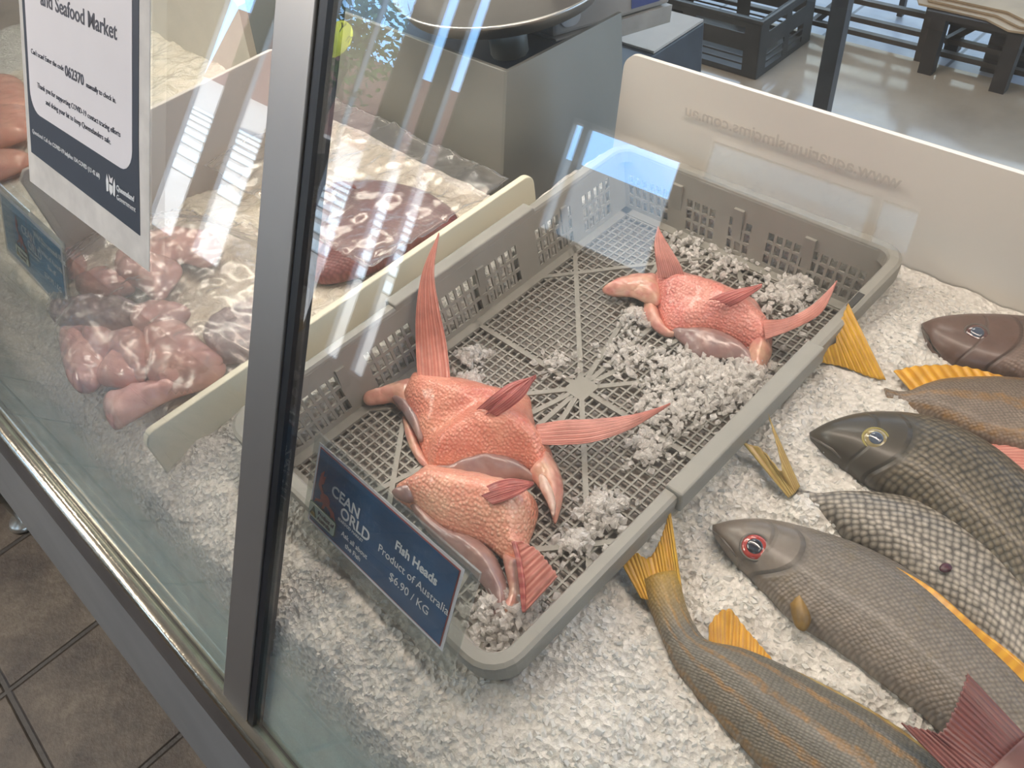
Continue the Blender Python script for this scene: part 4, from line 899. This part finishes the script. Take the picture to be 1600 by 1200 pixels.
# brown fish at the back
f = thing('whole_fish', 'reddish brown fish head with a glassy eye, farthest back against the white panel', 'fish', P(1520, 540, -.66), FG)
fz = -.634
fish_body('trunk', [(1439, 508), (1470, 503), (1510, 500), (1560, 500), (1610, 503), (1680, 514), (1770, 540), (1850, 570), (1920, 600)],
          [(1441, 518), (1449, 540), (1472, 560), (1510, 575), (1570, 588), (1680, 612), (1770, 628), (1850, 630), (1915, 622)], fz, .026, brownm, f)
eye(f, 1526, 521, fz + .021, .0105, ir_dark, pup2, rimd)
tube('mouth_line', [P(1440, 512, fz + .002), P(1450, 528, fz + .012), P(1460, 545, fz + .013), P(1470, 556, fz + .010)], [.0008, .0016, .0014, .0006], rimd, f, 6)
fin('caudal_fin', [(1916, 624, fz + .004), (1920, 612, fz + .006), (1922, 600, fz + .004)], [(1985, 660, fz + .006), (1975, 620, fz + .006), (1990, 590, fz + .010)], redt, f, 12, 40, 16, .0004)
# red tail in the lower right
f = thing('whole_fish', 'red fish at the lower right corner showing only its forked dark red tail', 'fish', P(1640, 1260, -.66), FG)
fz = -.606
fish_body('trunk', [(1980, 1560), (1900, 1440), (1750, 1310), (1690, 1240), (1640, 1185), (1602, 1150)], [(1960, 1580), (1820, 1540), (1660, 1400), (1600, 1310), (1550, 1262), (1515, 1232)], fz, .016, simple('dark_red_skin', (.16, .06, .05), .35, 0, .2, 60), f)
fin('caudal_fin', [(1512, 1238, fz + .004), (1540, 1215, fz + .006), (1572, 1185, fz + .006), (1604, 1150, fz + .004)], [(1408, 1130, fz + .0), (1445, 1140, fz + .004), (1476, 1138, fz + .01), (1512, 1052, fz + .022)], redt, f, 18, 60, 26, .0006, jag=.03)
# pink fin sliver behind the dark fish
f = thing('fish_tail', 'pale pink fish tail fin showing behind the dark fish at the right edge', 'fish', P(1590, 715, -.66))
fin('caudal_fin', [(1538, 698, -.632), (1545, 706, -.631), (1556, 722, -.630), (1575, 742, -.628)], [(1680, 690, -.632), (1685, 715, -.631), (1690, 740, -.630), (1690, 770, -.628)], finpale, f, 14, 50, 20, .0005)
slab('fin_root', [(1536, 697), (1560, 696), (1570, 716), (1575, 742), (1556, 724), (1544, 708)], -.640, .012, .006, finpink, f, pitch=.003)

# ================================================================ LEFT BAY
liner_m = NB('wrinkled_plastic_liner'); _n = liner_m.noise(18, 5, rough=.65, dist=1.5)
liner_m.p(Base_Color=liner_m.mix(liner_m.ramp(_n, [(.3, 0.0), (.7, 1.0)]), (.74, .67, .53), (.93, .89, .79)), Roughness=.18, Specular_IOR_Level=.7, Coat_Weight=.5, Coat_Roughness=.1)
liner_m.bump(liner_m.ma('ADD', _n, liner_m.ma('MULTIPLY', liner_m.noise(60, 4, dist=2), .5)), .012, .9); liner_m = liner_m.m
def lin_h(x, y): return -.652 + .010 * fr(x, y, 14, 8) + .005 * abs(fr(x + .3 * y, y, 38, 6)) - .05 * (1 - sstep(.01, .075 + .03 * fr(x, y, 8, 2), y))
sheet('plastic_liner', -1.9, -.704, .05, .60, lin_h, liner_m, step=.005, label='crumpled cream plastic sheet lining the bay under the pink fillets', cat='plastic sheet')
fil = skin_mat('raw_fillet_flesh', (.78, .50, .43), (.66, .35, .31), (.56, .32, .32), .02, .22, .15)
fil2 = skin_mat('grey_skinned_fillet', (.30, .24, .25), (.20, .15, .17), (.36, .26, .26), .006, .22, .3)
FZ = -.632; FLG = 'pink fish fillets in the left bay'
fl = [([(228, 372), (262, 360), (320, 362), (343, 378), (340, 400), (318, 415), (285, 408), (238, 402)], fil, 'pink fillet with grey skin lying topmost under the corner of the poster', 0.0),
      ([(180, 402), (215, 392), (262, 402), (284, 420), (264, 452), (245, 470), (215, 448), (185, 432)], fil, 'pink fillet folded below the poster corner', .006),
      ([(78, 482), (110, 466), (175, 464), (215, 474), (232, 496), (185, 515), (110, 512), (84, 502)], fil2, 'dark grey skinned fillet lying behind the left ticket tip', .004),
      ([(205, 488), (250, 472), (290, 478), (293, 494), (250, 518), (215, 515)], fil, 'small rolled pink fillet in the middle of the heap', .016),
      ([(98, 516), (150, 512), (182, 522), (178, 560), (152, 600), (126, 612), (105, 590), (93, 545)], fil, 'smooth pink fillet at the left front of the heap', .004),
      ([(172, 525), (215, 512), (238, 530), (235, 572), (215, 600), (170, 602), (150, 590), (165, 560)], fil, 'pink fillet with purple seams in the middle front of the heap', .006),
      ([(230, 508), (280, 500), (318, 535), (347, 560), (322, 585), (270, 602), (232, 592), (224, 548)], fil, 'broad pink fillet beside the mullion end of the heap', .008),
      ([(163, 625), (230, 598), (300, 585), (345, 565), (350, 580), (322, 602), (262, 622), (202, 655), (176, 668)], fil, 'long pale pink fillet at the front edge of the heap', .000),
      ([(318, 512), (365, 482), (410, 468), (410, 545), (360, 565), (332, 555)], fil2, 'grey streaked pink fillet partly behind the mullion', .004),
      ([(100, 395), (120, 390), (134, 408), (127, 428), (103, 432), (94, 412)], fil, 'small pink fillet piece right of the left ticket', -.004),
      ([(120, 440), (165, 420), (190, 428), (210, 450), (175, 462), (130, 462)], fil, 'pink fillet strip behind the dark skinned one', .000)]
for o_, m_, lb, dz in fl:
    slab('fish_fillet', o_, FZ + dz, .017, .008, m_, None, pitch=.004, n=90, rough=.005, nf=38, label=lb, cat='fillet', group=FLG)
# salmon fillets left of the grey divider
salm = skin_mat('salmon_flesh', (.80, .40, .28), (.72, .26, .18), (.84, .50, .38), .03, .22, .2)
for k, (o_, lb) in enumerate([([(-30, 128), (22, 120), (42, 140), (46, 172), (-30, 182)], 'uppermost salmon fillet at the left edge'), ([(-30, 176), (44, 168), (46, 205), (10, 222), (-30, 228)], 'second salmon fillet at the left edge, below the uppermost'), ([(-30, 246), (20, 236), (50, 244), (30, 262), (-30, 282)], 'lowest salmon fillet, next to the grey divider')]):
    slab('salmon_fillet', o_, -.63, .018, .010, salm, None, pitch=.006, n=60, label=lb, cat='fillet', group='salmon fillets at the left edge')
# plastic bag over the fillets
bag_m = glass_like('clear_plastic_bag', (.95, .93, .92), .05, 1.0, .28, .08)
bagh = lambda x, y: -.596 + .007 * fr(x, y, 20, 12) + .005 * abs(fr(x, y + .4 * x, 55, 3)) - .035 * sstep(.09, .15, math.hypot((x + .93) * .62, (y - .185)))
bag = sheet('plastic_bag', -1.14, -.715, .045, .36, bagh, bag_m, step=.005, keep=lambda x, y: math.hypot((x + .93) * .66, (y - .19)) < .145 + .015 * fr(x, y, 12, 7), label='thin clear plastic film draped over the pink fillets', cat='plastic sheet')
solid(bag, .0004)
# whole red fish in a bag behind the mullion
redw = fish_mat('deep_red_fish_skin', (.16, .04, .045), (.21, .06, .06), (.26, .11, .10), .5, .2, .006, None, 9, None, .6)
f = thing('red_fish', 'deep red whole fish lying in a clear bag behind the cream divider', 'fish', (-.86, .5, -.66))
fish_body('trunk', [(520, 300), (560, 288), (610, 290), (665, 305), (705, 330), (720, 352)], [(470, 420), (500, 440), (560, 428), (610, 405), (660, 385), (700, 372)], -.636, .026, redw, f)
fin('fin_spike', [(560, 292, -.60), (540, 284, -.59), (522, 286, -.585), (518, 296, -.58)], [(565, 299, -.60), (545, 291, -.59), (528, 292, -.585), (520, 298, -.58)], redt, f, 2, 30, 5, 0)
bg2 = sheet('plastic_bag', -1.12, -.705, .36, .60, lambda x, y: -.597 + .008 * fr(x, y, 18, 2) + .005 * abs(fr(x, y, 50, 13)), bag_m, step=.006, label='crumpled clear bag around the deep red fish', cat='plastic bag'); solid(bg2, .0004)

# ================================================================ BEHIND THE COUNTER
sc = thing('counter_scale', 'grey electronic weighing scale with round steel pan behind the case', 'scale', (-1.0, 1.0, -1.0))
box('scale_base', -1.35, -.955, .93, 1.04, -.8645, -.56, navy_dark, sc, .01)
box('scale_plinth', -1.4, -.785, .70, .925, -.7215, -.56, navy_dark, sc, .01)
hexa('printer_housing', [(-1.2, .87, -.555), (-.872, .872, -.555), (-.790, 1.06, -.555), (-1.2, 1.1, -.555), (-1.2, .87, -.25), (-.872, .872, -.25), (-.79, 1.06, -.25), (-1.2, 1.1, -.25)], simple('warm_grey_housing', (.30, .29, .28), .4, 0, .04), sc, .006)
hexa('label_strip', [(-1.2, .875, -.585), (-.870, .876, -.585), (-.790, 1.06, -.585), (-1.2, 1.09, -.585), (-1.2, .875, -.557), (-.868, .874, -.557), (-.787, 1.061, -.557), (-1.2, 1.09, -.557)], simple('strip_grey', (.36, .36, .35), .4), sc)
sdv = (Vector((-.790, 1.06, 0)) - Vector((-.872, .872, 0))).normalized()
stk = poly_on(rrect(-.017, -.014, .017, .014, .0135), Vector((-.868, .882, -.53)) + sdv * .02, sdv, (0, 0, 1), .001, .0008, 'round_sticker', simple('pale_sticker', (.50, .51, .53), .5), sc)
poly_on([(0, 0), (.05, 0), (.05, .03), (0, .03)], Vector((-.872, .872, -.545)) + sdv * .135, sdv, (0, 0, 1), .001, .0008, 'blue_label', simple('blue_label_print', (.05, .07, .22), .5), sc)
pc = P(828, 58, -.46); pc = Vector((pc.x - .155, pc.y + .10, -.485))
lathe('weighing_pan', [(0, .0), (.10, .0), (.145, .012), (.158, .03), (.162, .034), (.158, .036), (.14, .018), (.10, .006), (0, .006)], pc, steel, sc, 48)
tube('pan_post', [(pc.x, pc.y, -.60), (pc.x, pc.y, -.485)], .03, steel_dull, sc)
bb = thing('equipment_box', 'black box with a pale top standing between the case and the black crates', 'box', (-.99, 1.27, -.8645))
box('housing', -1.16, -.882, 1.045, 1.293, -.8645, -.695, navy_dark, bb, .004)
box('top_plate', -1.155, -.884, 1.14, 1.291, -.6945, -.69, simple('pale_grey_top', (.50, .48, .45), .5, 0, .05), bb)
bs_ = thing('service_shelf', 'steel shelf behind the counter carrying the scale', 'shelf', (-1.1, 1.15, -1.4))
box('shelf_top', -1.5, -.93, .93, 1.34, -.90, -.865, steel_dull, bs_)
for x, y in ((-1.48, .95), (-.95, .95), (-1.48, 1.3), (-.95, 1.3)): box('leg', x - .015, x + .015, y - .015, y + .015, -1.4, -.90, steel_dull, bs_)
# black crates on the floor
def black_crate(x0, x1, y0, y1, z0, z1, lab):
    t = thing('black_crate', lab, 'crate', ((x0 + x1) / 2, (y0 + y1) / 2, z0), 'black produce crates on the floor')
    h = z1 - z0
    def wl(A_, B_, L_, nm):
        us = sorted({0.0, L_} | {v for k in range(int((L_ - .10) / .011)) for v in (.05 + k * .011, .05 + k * .011 + .006)}); rws = [(.10, .19), (.22, .31), (.34, .43), (.72, .82)]
        vv = sorted({0.0, 1.0} | {r for rw in rws for r in rw}); V = [Vector((A_[0] + (B_[0] - A_[0]) * u / L_, A_[1] + (B_[1] - A_[1]) * u / L_, z0 + h * v)) for v in vv for u in us]; nu = len(us); F = []
        for j in range(len(vv) - 1):
            for i in range(nu - 1):
                m_ = (us[i] + us[i + 1]) / 2
                if us[i + 1] - us[i] < .0062 and any(abs(vv[j] - r[0]) < 1e-6 for r in rws) and not (.45 < m_ / L_ < .55): continue
                a = j * nu + i; F.append((a, a + 1, a + nu + 1, a + nu))
        solid(mesh(nm, V, F, black_plastic, t), .003)
    wl((x0, y0), (x1, y0), x1 - x0, 'near_wall'); wl((x1, y0), (x1, y1), y1 - y0, 'right_wall'); wl((x1, y1), (x0, y1), x1 - x0, 'far_wall'); wl((x0, y1), (x0, y0), y1 - y0, 'left_wall')
    L = []
    bxl(L, x0 - .012, x1 + .012, y0 - .012, y0 + .006, z1 - .012, z1); bxl(L, x0 - .012, x1 + .012, y1 - .006, y1 + .012, z1 - .012, z1); bxl(L, x0 - .012, x0 + .006, y0, y1, z1 - .012, z1); bxl(L, x1 - .006, x1 + .012, y0, y1, z1 - .012, z1)
    multi('rim', L, black_plastic, t, .002); box('base', x0, x1, y0, y1, z0, z0 + .006, black_plastic, t)
black_crate(-1.93, -1.365, 2.322, 2.66, -1.398, -1.195, 'black slotted plastic crate standing on the glossy beige floor behind the counter')
# slatted rack at the back edge
rk = thing('slatted_rack', 'long low brown metal rack with horizontal rails behind the glossy floor', 'rack', (-.9, 2.74, -1.4))
for zz in (-1.368, -1.322, -1.262, -1.205): multi('rail', [bar((-3.0, 2.735, zz), (1.6, 2.735, zz), .02, .016)], rack_metal, rk)
for x, w_ in ((-1.43, .022), (-.985, .034), (-.35, .03), (-2.2, .03)): box('post', x - w_ / 2, x + w_ / 2, 2.705, 2.735, -1.4, -.95, rack_metal, rk)
for a, b_ in (((-1.40, 2.74, -1.37), (-1.25, 2.95, -1.20)), ((-.93, 2.73, -1.33), (-.74, 2.85, -1.18))): multi('brace', [bar(a, b_, .022, .02)], rack_metal, rk)
box('support_leg', -.80, -.71, 2.745, 2.78, -1.4, -1.215, wood_dark, rk)
box('short_foot', -1.205, -1.185, 2.98, 3.0, -1.4, -1.1, rack_metal, rk)
box('shelf_board', -3, 1.6, 2.70, 3.1, -1.12, -1.10, wood_dark, rk) if False else None
tp = thing('steel_post', 'slim dark metal post standing behind the white panel', 'post', (-.815, 1.70, -1.4))
hexa('shaft', [(-.835, 1.685, -1.4), (-.797, 1.685, -1.4), (-.797, 1.71, -1.4), (-.835, 1.71, -1.4), (-.820, 1.685, -.3), (-.782, 1.685, -.3), (-.782, 1.71, -.3), (-.820, 1.71, -.3)], simple('post_blue_grey', (.07, .075, .085), .4, .3, .1), tp)
box('foot_plate', -.86, -.77, 1.66, 1.735, -1.4, -1.394, rack_metal, tp)
CZ = -1.20
cb = [P(1425, -30, CZ), P(1640, -40, CZ), P(1690, 66, CZ), P(1575, 50, CZ), P(1540, 32, CZ), P(1435, 8, CZ)]
for k in range(3):
    o2 = [p_ + Vector((.02 * k, .02 * k, .0075 * k)) for p_ in cb]; n = 6
    fixn(mesh('flattened_box', o2 + [p_ + Vector((0, 0, .006)) for p_ in o2], [tuple(range(n))[::-1], tuple(range(n, 2 * n))] + [(i, (i + 1) % n, n + (i + 1) % n, n + i) for i in range(n)], cardboard,
         label=['flattened brown cardboard box, bottom of the stack on the low stand', 'flattened brown cardboard box, middle of the stack on the low stand', 'flattened brown cardboard box, top of the stack on the low stand'][k], cat='cardboard', group='flattened boxes on the low stand'))
cm = sum(cb, Vector()) / 6; sx0, sx1 = cm.x - .15, cm.x + .15; sy0, sy1 = cm.y - .10, cm.y + .12
st = thing('low_stand', 'low dark wooden stand under the flattened cardboard boxes', 'stand', (cm.x, cm.y, -1.4))
box('stand_top', sx0, sx1, sy0, sy1, CZ - .02, CZ - .001, wood_dark, st)
for x in (sx0 + .02, sx1 - .05):
    for y in (sy0, sy1 - .04): box('leg', x, x + .045, y, y + .035, -1.4, CZ - .02, wood_dark, st)
# lift everything so the floor is at z = 0
for o in list(col.objects):
    if o.parent is None and o.type in ('MESH', 'EMPTY'): o.location.z += LIFT
